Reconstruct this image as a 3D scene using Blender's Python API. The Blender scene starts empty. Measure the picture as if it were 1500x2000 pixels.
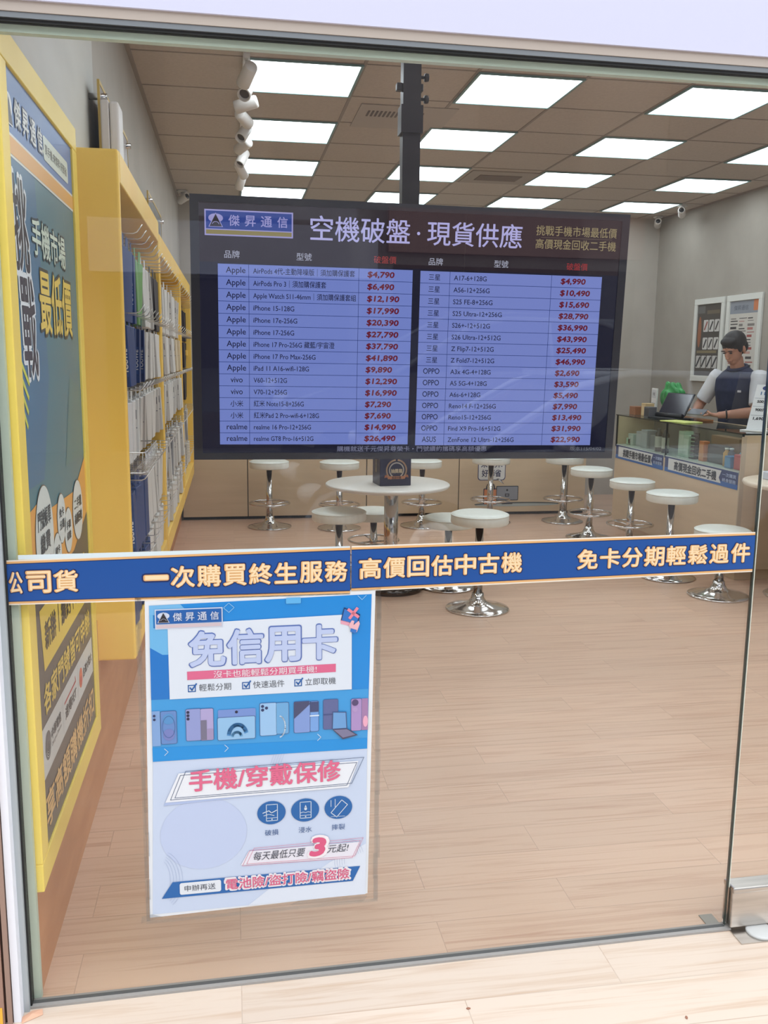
import bpy, bmesh, math, random
from mathutils import Vector, Matrix

# ------------------------------------------------------------------ camera, world, exposure
S = bpy.context.scene
COL = S.collection
CAM_POS = (0.0, -2.05, 1.51)
YAW, PITCH, ROLL, FPX = 0.16527832, 0.16846706, 0.010854917, 1787.92
cd = bpy.data.cameras.new('camera')
cam = bpy.data.objects.new('camera', cd)
COL.objects.link(cam)
fw = Vector((math.sin(YAW) * math.cos(PITCH), math.cos(YAW) * math.cos(PITCH), -math.sin(PITCH)))
rt = Vector((math.cos(YAW), -math.sin(YAW), 0))
up = rt.cross(fw)
r2 = math.cos(ROLL) * rt + math.sin(ROLL) * up
u2 = -math.sin(ROLL) * rt + math.cos(ROLL) * up
cam.matrix_world = Matrix(((r2.x, u2.x, -fw.x, CAM_POS[0]), (r2.y, u2.y, -fw.y, CAM_POS[1]),
                           (r2.z, u2.z, -fw.z, CAM_POS[2]), (0, 0, 0, 1)))
cd.sensor_fit = 'VERTICAL'
cd.sensor_height = 36.0
cd.lens = FPX / 2000 * 36.0
cd.clip_start = 0.05
S.camera = cam

SKY = 2.8
w = bpy.data.worlds.new('overcast_sky')
S.world = w
w.use_nodes = True
w.node_tree.nodes['Background'].inputs[0].default_value = (0.90, 0.95, 1.0, 1)
w.node_tree.nodes['Background'].inputs[1].default_value = SKY
S.view_settings.view_transform = 'Standard'
S.view_settings.look = 'None'
S.view_settings.gamma = 1
S.view_settings.exposure = 0.0
S.cycles.transparent_max_bounces = 24
PANEL_POWER = 6.2
SCREEN_POWER = 1.0

random.seed(11)

# ------------------------------------------------------------------ helpers
def lin(c):
    out = []
    for v in c[:3]:
        v = v / 255.0
        out.append(v / 12.92 if v <= 0.04045 else ((v + 0.055) / 1.055) ** 2.4)
    return (*out, 1.0)

_M = {}
def mat(c, rough=0.55, metal=0.0, spec=0.5, emit=0.0, coat=0.0, name=None):
    """plain procedural material; c is an sRGB 0-255 colour"""
    k = (tuple(c), rough, metal, spec, emit, coat)
    if k in _M:
        return _M[k]
    m = bpy.data.materials.new(name or 'surface_%02x%02x%02x' % tuple(int(v) for v in c[:3]))
    m.use_nodes = True
    b = m.node_tree.nodes['Principled BSDF']
    b.inputs['Base Color'].default_value = lin(c)
    b.inputs['Roughness'].default_value = rough
    b.inputs['Metallic'].default_value = metal
    b.inputs['Specular IOR Level'].default_value = spec
    if coat:
        b.inputs['Coat Weight'].default_value = coat
    if emit:
        b.inputs['Base Color'].default_value = (0.006, 0.006, 0.007, 1)
        b.inputs['Emission Color'].default_value = lin(c)
        b.inputs['Emission Strength'].default_value = emit
    _M[k] = m
    return m

def noise_mat(name, c1, c2, scale=(6, 6, 6), rough=0.6, detail=4, metal=0.0, lo=0.35, hi=0.65, bump=0.0):
    m = bpy.data.materials.new(name)
    m.use_nodes = True
    nt = m.node_tree
    b = nt.nodes['Principled BSDF']
    b.inputs['Roughness'].default_value = rough
    b.inputs['Metallic'].default_value = metal
    tc = nt.nodes.new('ShaderNodeTexCoord')
    mp = nt.nodes.new('ShaderNodeMapping')
    mp.inputs['Scale'].default_value = scale
    nz = nt.nodes.new('ShaderNodeTexNoise')
    nz.inputs['Detail'].default_value = detail
    nz.inputs['Scale'].default_value = 1.0
    cr = nt.nodes.new('ShaderNodeValToRGB')
    cr.color_ramp.elements[0].position = lo
    cr.color_ramp.elements[0].color = lin(c1)
    cr.color_ramp.elements[1].position = hi
    cr.color_ramp.elements[1].color = lin(c2)
    L = nt.links.new
    L(tc.outputs['Object'], mp.inputs['Vector'])
    L(mp.outputs[0], nz.inputs['Vector'])
    L(nz.outputs['Fac'], cr.inputs[0])
    L(cr.outputs[0], b.inputs['Base Color'])
    if bump:
        bp = nt.nodes.new('ShaderNodeBump')
        bp.inputs['Strength'].default_value = bump
        L(nz.outputs['Fac'], bp.inputs['Height'])
        L(bp.outputs[0], b.inputs['Normal'])
    return m

def wood_floor(name, light, dark, seam, rough):
    """wood-look planks with the grain along x"""
    m = bpy.data.materials.new(name)
    m.use_nodes = True
    nt = m.node_tree
    L = nt.links.new
    N = nt.nodes.new
    b = nt.nodes['Principled BSDF']
    b.inputs['Roughness'].default_value = rough
    b.inputs['Specular IOR Level'].default_value = 0.45
    tc = N('ShaderNodeTexCoord')
    br = N('ShaderNodeTexBrick')
    br.offset = 0.43
    br.inputs['Scale'].default_value = 1.0
    br.inputs['Brick Width'].default_value = 0.92
    br.inputs['Row Height'].default_value = 0.155
    br.inputs['Mortar Size'].default_value = 0.0014
    br.inputs['Mortar Smooth'].default_value = 0.2
    br.inputs['Color1'].default_value = (0.25, 0.25, 0.25, 1)
    br.inputs['Color2'].default_value = (0.75, 0.75, 0.75, 1)
    br.inputs['Mortar'].default_value = (0.5, 0.5, 0.5, 1)
    L(tc.outputs['Object'], br.inputs['Vector'])
    add = N('ShaderNodeVectorMath')
    add.operation = 'MULTIPLY_ADD'
    add.inputs[1].default_value = (7.0, 13.0, 3.0)
    L(br.outputs['Color'], add.inputs[0])
    L(tc.outputs['Object'], add.inputs[2])
    mp = N('ShaderNodeMapping')
    mp.inputs['Scale'].default_value = (1.7, 40.0, 1.0)
    L(add.outputs[0], mp.inputs['Vector'])
    n1 = N('ShaderNodeTexNoise')
    n1.inputs['Scale'].default_value = 1.0
    n1.inputs['Detail'].default_value = 5.0
    n1.inputs['Roughness'].default_value = 0.6
    n1.inputs['Distortion'].default_value = 0.9
    L(mp.outputs[0], n1.inputs['Vector'])
    cr = N('ShaderNodeValToRGB')
    cr.color_ramp.elements[0].position = 0.30
    cr.color_ramp.elements[0].color = lin(dark)
    cr.color_ramp.elements[1].position = 0.52
    cr.color_ramp.elements[1].color = lin(light)
    L(n1.outputs['Fac'], cr.inputs[0])
    vr = N('ShaderNodeMixRGB')
    vr.blend_type = 'MULTIPLY'
    vr.inputs[0].default_value = 0.16
    L(cr.outputs[0], vr.inputs[1])
    L(br.outputs['Color'], vr.inputs[2])
    mx = N('ShaderNodeMixRGB')
    mx.inputs[2].default_value = lin(seam)
    mu = N('ShaderNodeMath')
    mu.operation = 'MULTIPLY'
    mu.inputs[1].default_value = 0.34
    L(br.outputs['Fac'], mu.inputs[0])
    L(mu.outputs[0], mx.inputs[0])
    L(vr.outputs[0], mx.inputs[1])
    L(mx.outputs[0], b.inputs['Base Color'])
    return m

def glass_mat(name, tint=(1, 1, 1), f0=0.04, rough=0.0, gain=1.0):
    """sheet glass: clear, with an angle-dependent mirror reflection on each face"""
    m = bpy.data.materials.new(name)
    m.use_nodes = True
    nt = m.node_tree
    for n in list(nt.nodes):
        nt.nodes.remove(n)
    N = nt.nodes.new
    L = nt.links.new
    out = N('ShaderNodeOutputMaterial')
    mix = N('ShaderNodeMixShader')
    tr = N('ShaderNodeBsdfTransparent')
    tr.inputs[0].default_value = (*tint, 1)
    gl = N('ShaderNodeBsdfGlossy')
    gl.inputs['Roughness'].default_value = rough
    ge = N('ShaderNodeNewGeometry')
    dt = N('ShaderNodeVectorMath')
    dt.operation = 'DOT_PRODUCT'
    L(ge.outputs['Normal'], dt.inputs[0])
    L(ge.outputs['Incoming'], dt.inputs[1])
    def mth(op, a, b_=None):
        n = N('ShaderNodeMath')
        n.operation = op
        n.use_clamp = op == 'SUBTRACT'
        if isinstance(a, (int, float)):
            n.inputs[0].default_value = a
        else:
            L(a, n.inputs[0])
        if b_ is not None:
            if isinstance(b_, (int, float)):
                n.inputs[1].default_value = b_
            else:
                L(b_, n.inputs[1])
        return n.outputs[0]
    x = mth('SUBTRACT', 1.0, mth('ABSOLUTE', dt.outputs['Value']))
    f = mth('ADD', mth('MULTIPLY', mth('POWER', x, 5.0), 1.0 - f0), f0)
    L(mth('MULTIPLY', f, gain), mix.inputs[0])
    L(tr.outputs[0], mix.inputs[1])
    L(gl.outputs[0], mix.inputs[2])
    L(mix.outputs[0], out.inputs[0])
    return m

def link(name, me, parent=None, mw=None):
    o = bpy.data.objects.new(name, me)
    COL.objects.link(o)
    if parent is not None:
        o.parent = parent
    if mw is not None:
        o.matrix_local = mw
    return o

def tag(o, label, cat, group=None):
    o['label'] = label
    o['category'] = cat
    if group:
        o['group'] = group
    return o

def thing(name, label, cat, loc=(0, 0, 0), rz=0.0, group=None):
    o = bpy.data.objects.new(name, None)
    o.empty_display_size = 0.1
    COL.objects.link(o)
    o.location = loc
    o.rotation_euler = (0, 0, rz)
    return tag(o, label, cat, group)

def struct(o):
    o['kind'] = 'structure'
    return o

class MB:
    """a small mesh builder: boxes, prisms, lathes, tubes; one mesh per part"""
    def __init__(s):
        s.bm = bmesh.new()
        s.mats = []
        s.mi = 0
    def use(s, m):
        if m not in s.mats:
            s.mats.append(m)
        s.mi = s.mats.index(m)
        return s
    def _f(s, vs, smooth=False):
        try:
            f = s.bm.faces.new(vs)
        except ValueError:
            return None
        f.material_index = s.mi
        f.smooth = smooth
        return f
    def box(s, x0, x1, y0, y1, z0, z1, M=None):
        c = [(x0, y0, z0), (x1, y0, z0), (x1, y1, z0), (x0, y1, z0), (x0, y0, z1), (x1, y0, z1), (x1, y1, z1), (x0, y1, z1)]
        v = [s.bm.verts.new(M @ Vector(p) if M else p) for p in c]
        for q in ((3, 2, 1, 0), (4, 5, 6, 7), (0, 1, 5, 4), (1, 2, 6, 5), (2, 3, 7, 6), (3, 0, 4, 7)):
            s._f([v[i] for i in q])
        return s
    def rbox(s, x0, x1, y0, y1, z0, z1, r=0.004, seg=2, M=None):
        b2 = bmesh.new()
        bmesh.ops.create_cube(b2, size=1)
        for v in b2.verts:
            v.co = Vector(((x0 + x1) / 2 + v.co.x * (x1 - x0), (y0 + y1) / 2 + v.co.y * (y1 - y0), (z0 + z1) / 2 + v.co.z * (z1 - z0)))
        bmesh.ops.bevel(b2, geom=b2.edges[:], offset=r, segments=seg, affect='EDGES', profile=0.5)
        s.merge(b2, M)
        return s
    def merge(s, b2, M=None, smooth=False):
        mp = {}
        for v in b2.verts:
            mp[v] = s.bm.verts.new(M @ v.co if M else v.co)
        for f in b2.faces:
            s._f([mp[v] for v in f.verts], smooth or f.smooth)
        b2.free()
        return s
    def prism(s, pts, y0, y1, axis='y', M=None):
        """polygon in the (a, z) plane pushed along the axis from y0 to y1"""
        def P(a, z, d):
            p = Vector((a, d, z)) if axis == 'y' else (Vector((d, a, z)) if axis == 'x' else Vector((a, z, d)))
            return M @ p if M else p
        lo = [s.bm.verts.new(P(a, z, y0)) for a, z in pts]
        hi = [s.bm.verts.new(P(a, z, y1)) for a, z in pts]
        s._f(lo)
        s._f(hi[::-1])
        n = len(pts)
        for i in range(n):
            s._f([lo[i], hi[i], hi[(i + 1) % n], lo[(i + 1) % n]])
        return s
    def lathe(s, prof, seg=40, c=(0, 0, 0), smooth=True, M=None, sharp=()):
        rings = []
        for r, z in prof:
            if r < 1e-6:
                p = Vector((c[0], c[1], c[2] + z))
                rings.append([s.bm.verts.new(M @ p if M else p)])
            else:
                ring = []
                for i in range(seg):
                    a = 2 * math.pi * i / seg
                    p = Vector((c[0] + r * math.cos(a), c[1] + r * math.sin(a), c[2] + z))
                    ring.append(s.bm.verts.new(M @ p if M else p))
                rings.append(ring)
        for a, b in zip(rings, rings[1:]):
            for i in range(seg):
                j = (i + 1) % seg
                if len(a) == 1 and len(b) > 1:
                    s._f([a[0], b[j], b[i]], smooth)
                elif len(b) == 1 and len(a) > 1:
                    s._f([a[i], a[j], b[0]], smooth)
                elif len(a) > 1:
                    s._f([a[i], a[j], b[j], b[i]], smooth)
        return s
    def tube(s, pts, r, seg=8, closed=False, smooth=True, caps=True):
        pts = [Vector(p) for p in pts]
        n = len(pts)
        rr = r if isinstance(r, (list, tuple)) else [r] * n
        rings = []
        nrm = None
        for i, p in enumerate(pts):
            if closed:
                t = (pts[(i + 1) % n] - pts[i - 1]).normalized()
            else:
                t = (pts[min(i + 1, n - 1)] - pts[max(i - 1, 0)]).normalized()
            if nrm is None:
                nrm = t.orthogonal().normalized()
            nrm = (nrm - t * nrm.dot(t)).normalized()
            bi = t.cross(nrm)
            rings.append([s.bm.verts.new(p + (nrm * math.cos(2 * math.pi * k / seg) + bi * math.sin(2 * math.pi * k / seg)) * rr[i]) for k in range(seg)])
        last = n if closed else n - 1
        for i in range(last):
            a, b = rings[i], rings[(i + 1) % n]
            for k in range(seg):
                s._f([a[k], a[(k + 1) % seg], b[(k + 1) % seg], b[k]], smooth)
        if not closed and caps:
            s._f(rings[0][::-1])
            s._f(rings[-1])
        return s
    def ell(s, c, r, seg=20, rows=12, M=None):
        b2 = bmesh.new()
        bmesh.ops.create_uvsphere(b2, u_segments=seg, v_segments=rows, radius=1)
        for v in b2.verts:
            v.co = Vector((v.co.x * r[0], v.co.y * r[1], v.co.z * r[2]))
            if M:
                v.co = M @ v.co
            v.co += Vector(c)
        return s.merge(b2, None, True)
    def build(s, name, parent=None, m=None, mw=None, fix=True):
        if m is not None and not s.mats:
            s.mats = [m]
        if fix:
            bmesh.ops.recalc_face_normals(s.bm, faces=s.bm.faces[:])
        me = bpy.data.meshes.new(name)
        s.bm.to_mesh(me)
        s.bm.free()
        for q in s.mats:
            me.materials.append(q)
        return link(name, me, parent, mw)

_T = {}
def text_geo(t, bold=0.0):
    k = (t, bold)
    if k not in _T:
        c = bpy.data.curves.new('lettering', 'FONT')
        c.body = t
        c.size = 1
        c.resolution_u = 3
        c.offset = bold
        o = bpy.data.objects.new('lettering', c)
        me = bpy.data.meshes.new_from_object(o)
        vs = [(v.co.x, v.co.y) for v in me.vertices]
        fs = [tuple(p.vertices) for p in me.polygons]
        bpy.data.objects.remove(o)
        bpy.data.curves.remove(c)
        bpy.data.meshes.remove(me)
        _T[k] = (vs, fs)
    return _T[k]

class Art:
    """printed or displayed artwork: flat shapes and lettering stacked in thin ink layers, facing -y, in (x, z)"""
    EPS = 0.0005
    def __init__(s, emit=0.0, rough=0.5, eps=None, coat=0.0, ink=1.0):
        s.ink = ink
        s.v, s.f, s.fm, s.mats, s.emit, s.rough, s.coat = [], [], [], [], emit, rough, coat
        s.eps = eps or Art.EPS
    def _m(s, c):
        m = mat(tuple(round(v * s.ink) for v in c), s.rough, emit=s.emit, coat=s.coat)
        if m not in s.mats:
            s.mats.append(m)
        return s.mats.index(m)
    def add(s, pts, faces, c, layer):
        b = len(s.v)
        s.v += [(x, -layer * s.eps, z) for x, z in pts]
        i = s._m(c)
        for q in faces:
            s.f.append(tuple(b + k for k in q))
            s.fm.append(i)
    def poly(s, pts, c, layer=1):
        a = sum(p[0] * q[1] - q[0] * p[1] for p, q in zip(pts, pts[1:] + pts[:1]))
        if a < 0:
            pts = pts[::-1]
        s.add(pts, [tuple(range(len(pts)))], c, layer)
    def rect(s, x0, x1, z0, z1, c, layer=1):
        s.poly([(x0, z0), (x1, z0), (x1, z1), (x0, z1)], c, layer)
    def rrect(s, x0, x1, z0, z1, r, c, layer=1, n=5):
        p = []
        for cx, cz, a0 in ((x1 - r, z0 + r, -90), (x1 - r, z1 - r, 0), (x0 + r, z1 - r, 90), (x0 + r, z0 + r, 180)):
            for k in range(n + 1):
                a = math.radians(a0 + 90 * k / n)
                p.append((cx + r * math.cos(a), cz + r * math.sin(a)))
        s.poly(p, c, layer)
    def ell(s, cx, cz, rx, rz, c, layer=1, n=36, a0=0, a1=360):
        full = a1 - a0 >= 360
        p = [(cx + rx * math.cos(math.radians(a0 + (a1 - a0) * k / n)), cz + rz * math.sin(math.radians(a0 + (a1 - a0) * k / n))) for k in range(n if full else n + 1)]
        s.poly(p, c, layer)
    def line(s, pts, wd, c, layer=1, closed=False):
        n = len(pts)
        for i in range(n if closed else n - 1):
            (x0, z0), (x1, z1) = pts[i], pts[(i + 1) % n]
            d = math.hypot(x1 - x0, z1 - z0) or 1
            nx, nz = -(z1 - z0) / d * wd / 2, (x1 - x0) / d * wd / 2
            ex, ez = (x1 - x0) / d * wd * 0.45, (z1 - z0) / d * wd * 0.45
            s.poly([(x0 - ex + nx, z0 - ez + nz), (x0 - ex - nx, z0 - ez - nz), (x1 + ex - nx, z1 + ez - nz), (x1 + ex + nx, z1 + ez + nz)], c, layer)
    def arc(s, cx, cz, r, a0, a1, wd, c, layer=1, n=20, rz=None):
        rz = rz or r
        s.line([(cx + r * math.cos(math.radians(a0 + (a1 - a0) * k / n)), cz + rz * math.sin(math.radians(a0 + (a1 - a0) * k / n))) for k in range(n + 1)], wd, c, layer)
    def text(s, t, x, z, c, layer=2, size=None, h=None, wd=None, al='l', bold=0.0, shear=0.0, slope=0.0, sx=1.0):
        """size: em size with z the baseline; or h: fitted height with z the bottom; wd fits the width"""
        vs, fs = text_geo(t)
        if not vs:
            return
        x0, x1 = min(v[0] for v in vs), max(v[0] for v in vs)
        z0, z1 = min(v[1] for v in vs), max(v[1] for v in vs)
        if h is not None:
            kz = h / (z1 - z0)
            oz = z0
        else:
            kz = size
            oz = 0.0
        kx = wd / (x1 - x0) if wd else kz * sx
        W = (x1 - x0) * kx
        bx = x - (W / 2 if al == 'c' else (W if al == 'r' else 0))
        pts = []
        for a, b in vs:
            px, pz = (a - x0) * kx, (b - oz) * kz
            px += shear * pz
            pts.append((bx + px, z + pz + slope * px))
        if bold <= 0:
            s.add(pts, fs, c, layer)
            return
        # heavier weight: the same glyphs restruck a little apart
        d = bold * (kz + kx) * 0.5
        for k, (dx, dz) in enumerate(((-1, 0), (1, 0), (0, 1), (0, -1), (-0.7, 0.7), (0.7, 0.7), (-0.7, -0.7), (0.7, -0.7))[:4 if bold < 0.01 else 8]):
            s.add([(a + dx * d, b + dz * d) for a, b in pts], fs, c, layer + k * 0.11)
    def build(s, name, parent=None, mw=None):
        me = bpy.data.meshes.new(name)
        me.from_pydata(s.v, [], s.f)
        for m in s.mats:
            me.materials.append(m)
        me.polygons.foreach_set('material_index', s.fm)
        me.update()
        return link(name, me, parent, mw)

def shop_logo(A, x0, z0, wd, h, layer, blue, white, band, dark=(45, 42, 50), text='傑昇通信', gap=0.5, banded=True):
    """the shop's plate: triangle and disc, four characters, colour band"""
    A.rect(x0, x0 + wd, z0, z0 + h, white, layer)
    e = h * 0.055
    zb = z0 + h * 0.26 if banded else z0 + e
    if banded:
        A.rect(x0 + e, x0 + wd - e, z0 + e, zb - e * 0.7, band, layer + 1)
    A.rect(x0 + e, x0 + wd - e, zb, z0 + h - e, blue, layer + 1)
    hh = z0 + h - e - zb
    cx = x0 + wd * 0.125
    A.ell(cx, zb + hh * 0.6, hh * 0.42, hh * 0.25, white, layer + 2)
    A.poly([(cx - hh * 0.42, zb + hh * 0.1), (cx + hh * 0.42, zb + hh * 0.1), (cx, zb + hh * 0.9)], white, layer + 3)
    A.poly([(cx - hh * 0.36, zb + hh * 0.13), (cx + hh * 0.36, zb + hh * 0.13), (cx, zb + hh * 0.83)], dark, layer + 4)
    A.arc(cx, zb + hh * 0.2, hh * 0.2, 20, 160, hh * 0.03, white, layer + 5)
    n = len(text)
    for i, ch in enumerate(text):
        A.text(ch, x0 + wd * (0.33 + i * 0.183), zb + hh * 0.2, white, layer + 3, h=hh * 0.6, al='c', bold=0.012)

def rot_z(a, loc=(0, 0, 0)):
    return Matrix.Translation(loc) @ Matrix.Rotation(a, 4, 'Z')

def copy_tree(o, parent=None):
    c = o.copy()
    COL.objects.link(c)
    c.parent = parent
    for ch in list(o.children):
        copy_tree(ch, c)
    return c

# the shop window stands turned by a degree against the room
GA = math.atan2(0.0353, 1.7704)
GO = Vector((-0.4812, -0.0186, 0))
def glass_frame(x=0.0, y=0.0, z=0.0):
    return Matrix.Translation(GO) @ Matrix.Rotation(GA, 4, 'Z') @ Matrix.Translation((x, y, z))

# ------------------------------------------------------------------ materials
M_FLOOR = wood_floor('light_wood_planks', (221, 186, 160), (200, 158, 131), (128, 98, 80), 0.30)
M_FLOOR_OUT = wood_floor('light_wood_planks_entrance', (218, 199, 182), (203, 176, 153), (142, 114, 94), 0.42)
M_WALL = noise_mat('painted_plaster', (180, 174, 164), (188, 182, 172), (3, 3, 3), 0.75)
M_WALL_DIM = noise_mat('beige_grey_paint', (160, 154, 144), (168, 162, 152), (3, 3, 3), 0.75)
M_WALL_FRONT = noise_mat('scuffed_plaster', (200, 200, 194), (216, 216, 210), (1.5, 1.5, 4), 0.7, lo=0.3, hi=0.7)
M_CEIL = noise_mat('mineral_fibre_tile', (186, 174, 162), (193, 181, 169), (60, 60, 60), 0.9)
M_GRID = mat((150, 137, 125), 0.6)
M_WOODWALL = noise_mat('brown_laminate', (186, 128, 86), (198, 140, 96), (3, 3, 14), 0.5)
M_BEIGE = noise_mat('beige_laminate', (206, 184, 152), (212, 190, 158), (2, 2, 18), 0.42)
M_DARKGAP = mat((24, 20, 18), 0.7)
M_YELLOW = noise_mat('yellow_lacquer', (252, 204, 92), (255, 214, 104), (3, 3, 1), 0.42)
M_YELLOW2 = noise_mat('yellow_frame_lacquer', (244, 214, 92), (250, 222, 104), (4, 4, 2), 0.38)
M_CHROME = mat((214, 212, 210), 0.12, 1.0, name='chrome')
M_STEEL = noise_mat('brushed_steel', (190, 184, 178), (206, 200, 194), (4, 60, 60), 0.28, metal=1.0)
M_WIRE = mat((222, 220, 216), 0.28, 0.9, name='wire')
M_BLACKMETAL = mat((38, 32, 36), 0.4, 0.3)
M_BEZEL = mat((44, 44, 54), 0.35)
M_SEAT = noise_mat('pale_leatherette', (232, 236, 228), (238, 242, 234), (30, 30, 6), 0.32)
M_WHITE = mat((232, 232, 230), 0.45)
M_WHITE_PLASTIC = mat((220, 216, 212), 0.4)
M_TABLE = mat((226, 222, 214), 0.3)
M_FRAME_WHITE = mat((222, 224, 232), 0.35)
M_FRAME_GREY = mat((120, 124, 128), 0.4, 0.5)
M_RUBBER = mat((26, 27, 28), 0.6)
M_FROST = mat((186, 200, 184), 0.5)
M_FASCIA = mat((194, 194, 214), 0.4)
M_HEADER = mat((172, 160, 150), 0.5)
M_GLASS = glass_mat('window_glass', (0.985, 0.99, 0.985), 0.04)
M_CASEGLASS = glass_mat('display_case_glass', (0.93, 0.97, 0.95), 0.04)
M_ACRYLIC = glass_mat('clear_acrylic', (0.95, 0.95, 0.95), 0.05)
M_FILM = glass_mat('clear_film', (0.90, 0.91, 0.92), 0.05, 0.15)

# ------------------------------------------------------------------ room shell
WL, WR, WB, H = -0.488, 4.61, 7.62, 3.005
struct(MB().box(-0.56, WR + 0.1, 0.0, WB + 0.1, -0.12, 0.0).build('floor', None, M_FLOOR))
struct(MB().box(-3.0, 6.0, -3.4, -0.001, -0.12, 0.0).build('floor_entrance', None, M_FLOOR_OUT))
struct(MB().box(WL - 0.12, WL, 1.70, WB + 0.1, 0, H + 0.05).build('wall_left', None, M_WALL))
struct(MB().box(WL - 0.12, WL, 0.03, 1.70, 0, H + 0.05).build('wall_left_front', None, M_WALL_FRONT))
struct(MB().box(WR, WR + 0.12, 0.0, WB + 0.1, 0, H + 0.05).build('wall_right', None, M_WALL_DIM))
struct(MB().box(WL, WR, WB, WB + 0.12, 0, H + 0.05).build('wall_back', None, M_WALL))
struct(MB().box(WL - 0.12, WR + 0.12, -0.02, WB + 0.12, H, H + 0.1).build('ceiling', None, M_CEIL))
struct(MB().box(WL, WL + 0.017, 0.03, 6.4, 0.0, 0.60).build('baseboard_left', None, M_WOODWALL))
g = MB()
GX0, GY0, T = 0.108 - 1.212, 2.975 - 1.212 * 3, 0.606
for i in range(11):
    x = GX0 + T * i
    if WL < x < WR:
        g.box(x - 0.009, x + 0.009, 0.05, WB, H - 0.0035, H + 0.001)
for j in range(20):
    y = GY0 + T * j
    if 0.06 < y < WB:
        g.box(WL, WR, y - 0.005, y + 0.005, H - 0.003, H + 0.001)
g.box(WL, WL + 0.02, 0.05, WB, H - 0.012, H + 0.001)
g.box(WR - 0.02, WR, 0.05, WB, H - 0.012, H + 0.001)
struct(g.build('trim_1', None, M_GRID))
# header over the window: dark channel, beige rail, projecting pale fascia, inner rail
gf = glass_frame()
struct(MB().box(-0.4, 4.2, -0.012, 0.012, 2.156, 2.167).build('trim_2', None, M_FRAME_GREY, gf))
struct(MB().box(-0.4, 4.2, -0.015, 0.03, 2.167, 2.187).build('trim_3', None, M_HEADER, gf))
struct(MB().box(-1.5, 5.2, -0.022, 0.06, 2.187, 3.3).build('trim_4', None, M_FASCIA, gf))
struct(MB().box(0.0, 4.2, 0.012, 0.032, 2.136, 2.187).build('trim_5', None, M_FROST, gf))
struct(MB().box(-0.4, 4.2, -0.006, 0.010, 2.150, 2.156).build('trim_6', None, M_RUBBER, gf))
# jamb beside the glass
struct(MB().box(-0.034, -0.018, -0.055, 0.02, 0, 2.187).build('trim_7', None, M_FRAME_WHITE, gf))
struct(MB().box(-0.018, -0.006, -0.024, 0.02, 0, 2.187).build('trim_8', None, mat((176, 184, 188), 0.4, 0.3), gf))
struct(MB().box(-0.006, -0.002, -0.012, 0.014, 0, 2.152).build('trim_9', None, M_RUBBER, gf))
struct(MB().box(-0.004, 0.014, 0.014, 0.034, 0, 2.152).build('trim_10', None, M_FROST, gf))
b = MB()
b.use(mat((150, 118, 104), 0.4)).box(-0.6, -0.052, -0.06, 0.02, 0, 2.196)
b.use(mat((64, 40, 34), 0.5)).box(-0.052, -0.046, -0.050, 0.02, 0, 2.196)
b.use(mat((146, 120, 108), 0.4)).box(-0.046, -0.036, -0.062, 0.02, 0, 2.196)
b.use(mat((40, 30, 28), 0.5)).box(-0.036, -0.034, -0.050, 0.02, 0, 2.196)
struct(b.build('trim_11', None, None, gf))
struct(MB().box(-0.03, 1.78, -0.016, 0.014, 0, 0.006).build('trim_12', None, mat((150, 146, 142), 0.6), gf))
struct(MB().box(-0.03, 1.768, -0.0045, 0.006, 0.004, 0.0068).build('trim_13', None, mat((84, 84, 84), 0.6), gf))
struct(MB().box(3.2, WR + 0.4, -0.02, 0.1, 0, 2.2).build('wall_front', None, M_WALL_FRONT))
# glass
struct(MB().box(-0.002, 1.7665, -0.004, 0.005, 0.006, 2.15).build('window_1', None, M_GLASS, gf))
d = struct(MB().box(1.7732, 3.4, -0.004, 0.005, 0.11, 2.15).build('door_1', None, M_GLASS, gf))
rb = MB()
rb.use(M_STEEL)
rb.rbox(1.7735, 3.4, -0.022, 0.022, 0.012, 0.118, 0.003)
rb.rbox(1.773, 3.4, -0.026, 0.026, 0.112, 0.128, 0.004)
rb.build('bottom_rail', d)
e = MB()
e.use(mat((30, 44, 40), 0.3)).box(1.7668, 1.7692, -0.0045, 0.0035, 0.01, 2.15)
e.use(mat((216, 220, 206), 0.3)).box(1.7718, 1.7732, -0.0045, 0.0035, 0.12, 2.15)
struct(e.build('trim_14', None, None, gf))
# floor spring of the door
fs = thing('floor_spring', 'grey metal floor plate with round white cap under the glass door', 'door hardware', (1.372, -0.02, 0))
MB().use(M_STEEL).box(-0.078, 0.20, -0.040, 0.06, 0.0, 0.003).build('cover_plate', fs)
MB().lathe([(0, 0.0105), (0.034, 0.0105), (0.038, 0.008), (0.038, 0.003), (0, 0.003)], 32).build('cap', fs, mat((190, 190, 188), 0.4))
fs2 = MB().use(mat((150, 146, 138), 0.4, 0.6)).box(1.245, 1.283, 0.03, 0.075, 0.0, 0.003).build('floor_spring_plate')
tag(fs2, 'small grey metal plate in the floor just inside the glass corner', 'floor plate')

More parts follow.
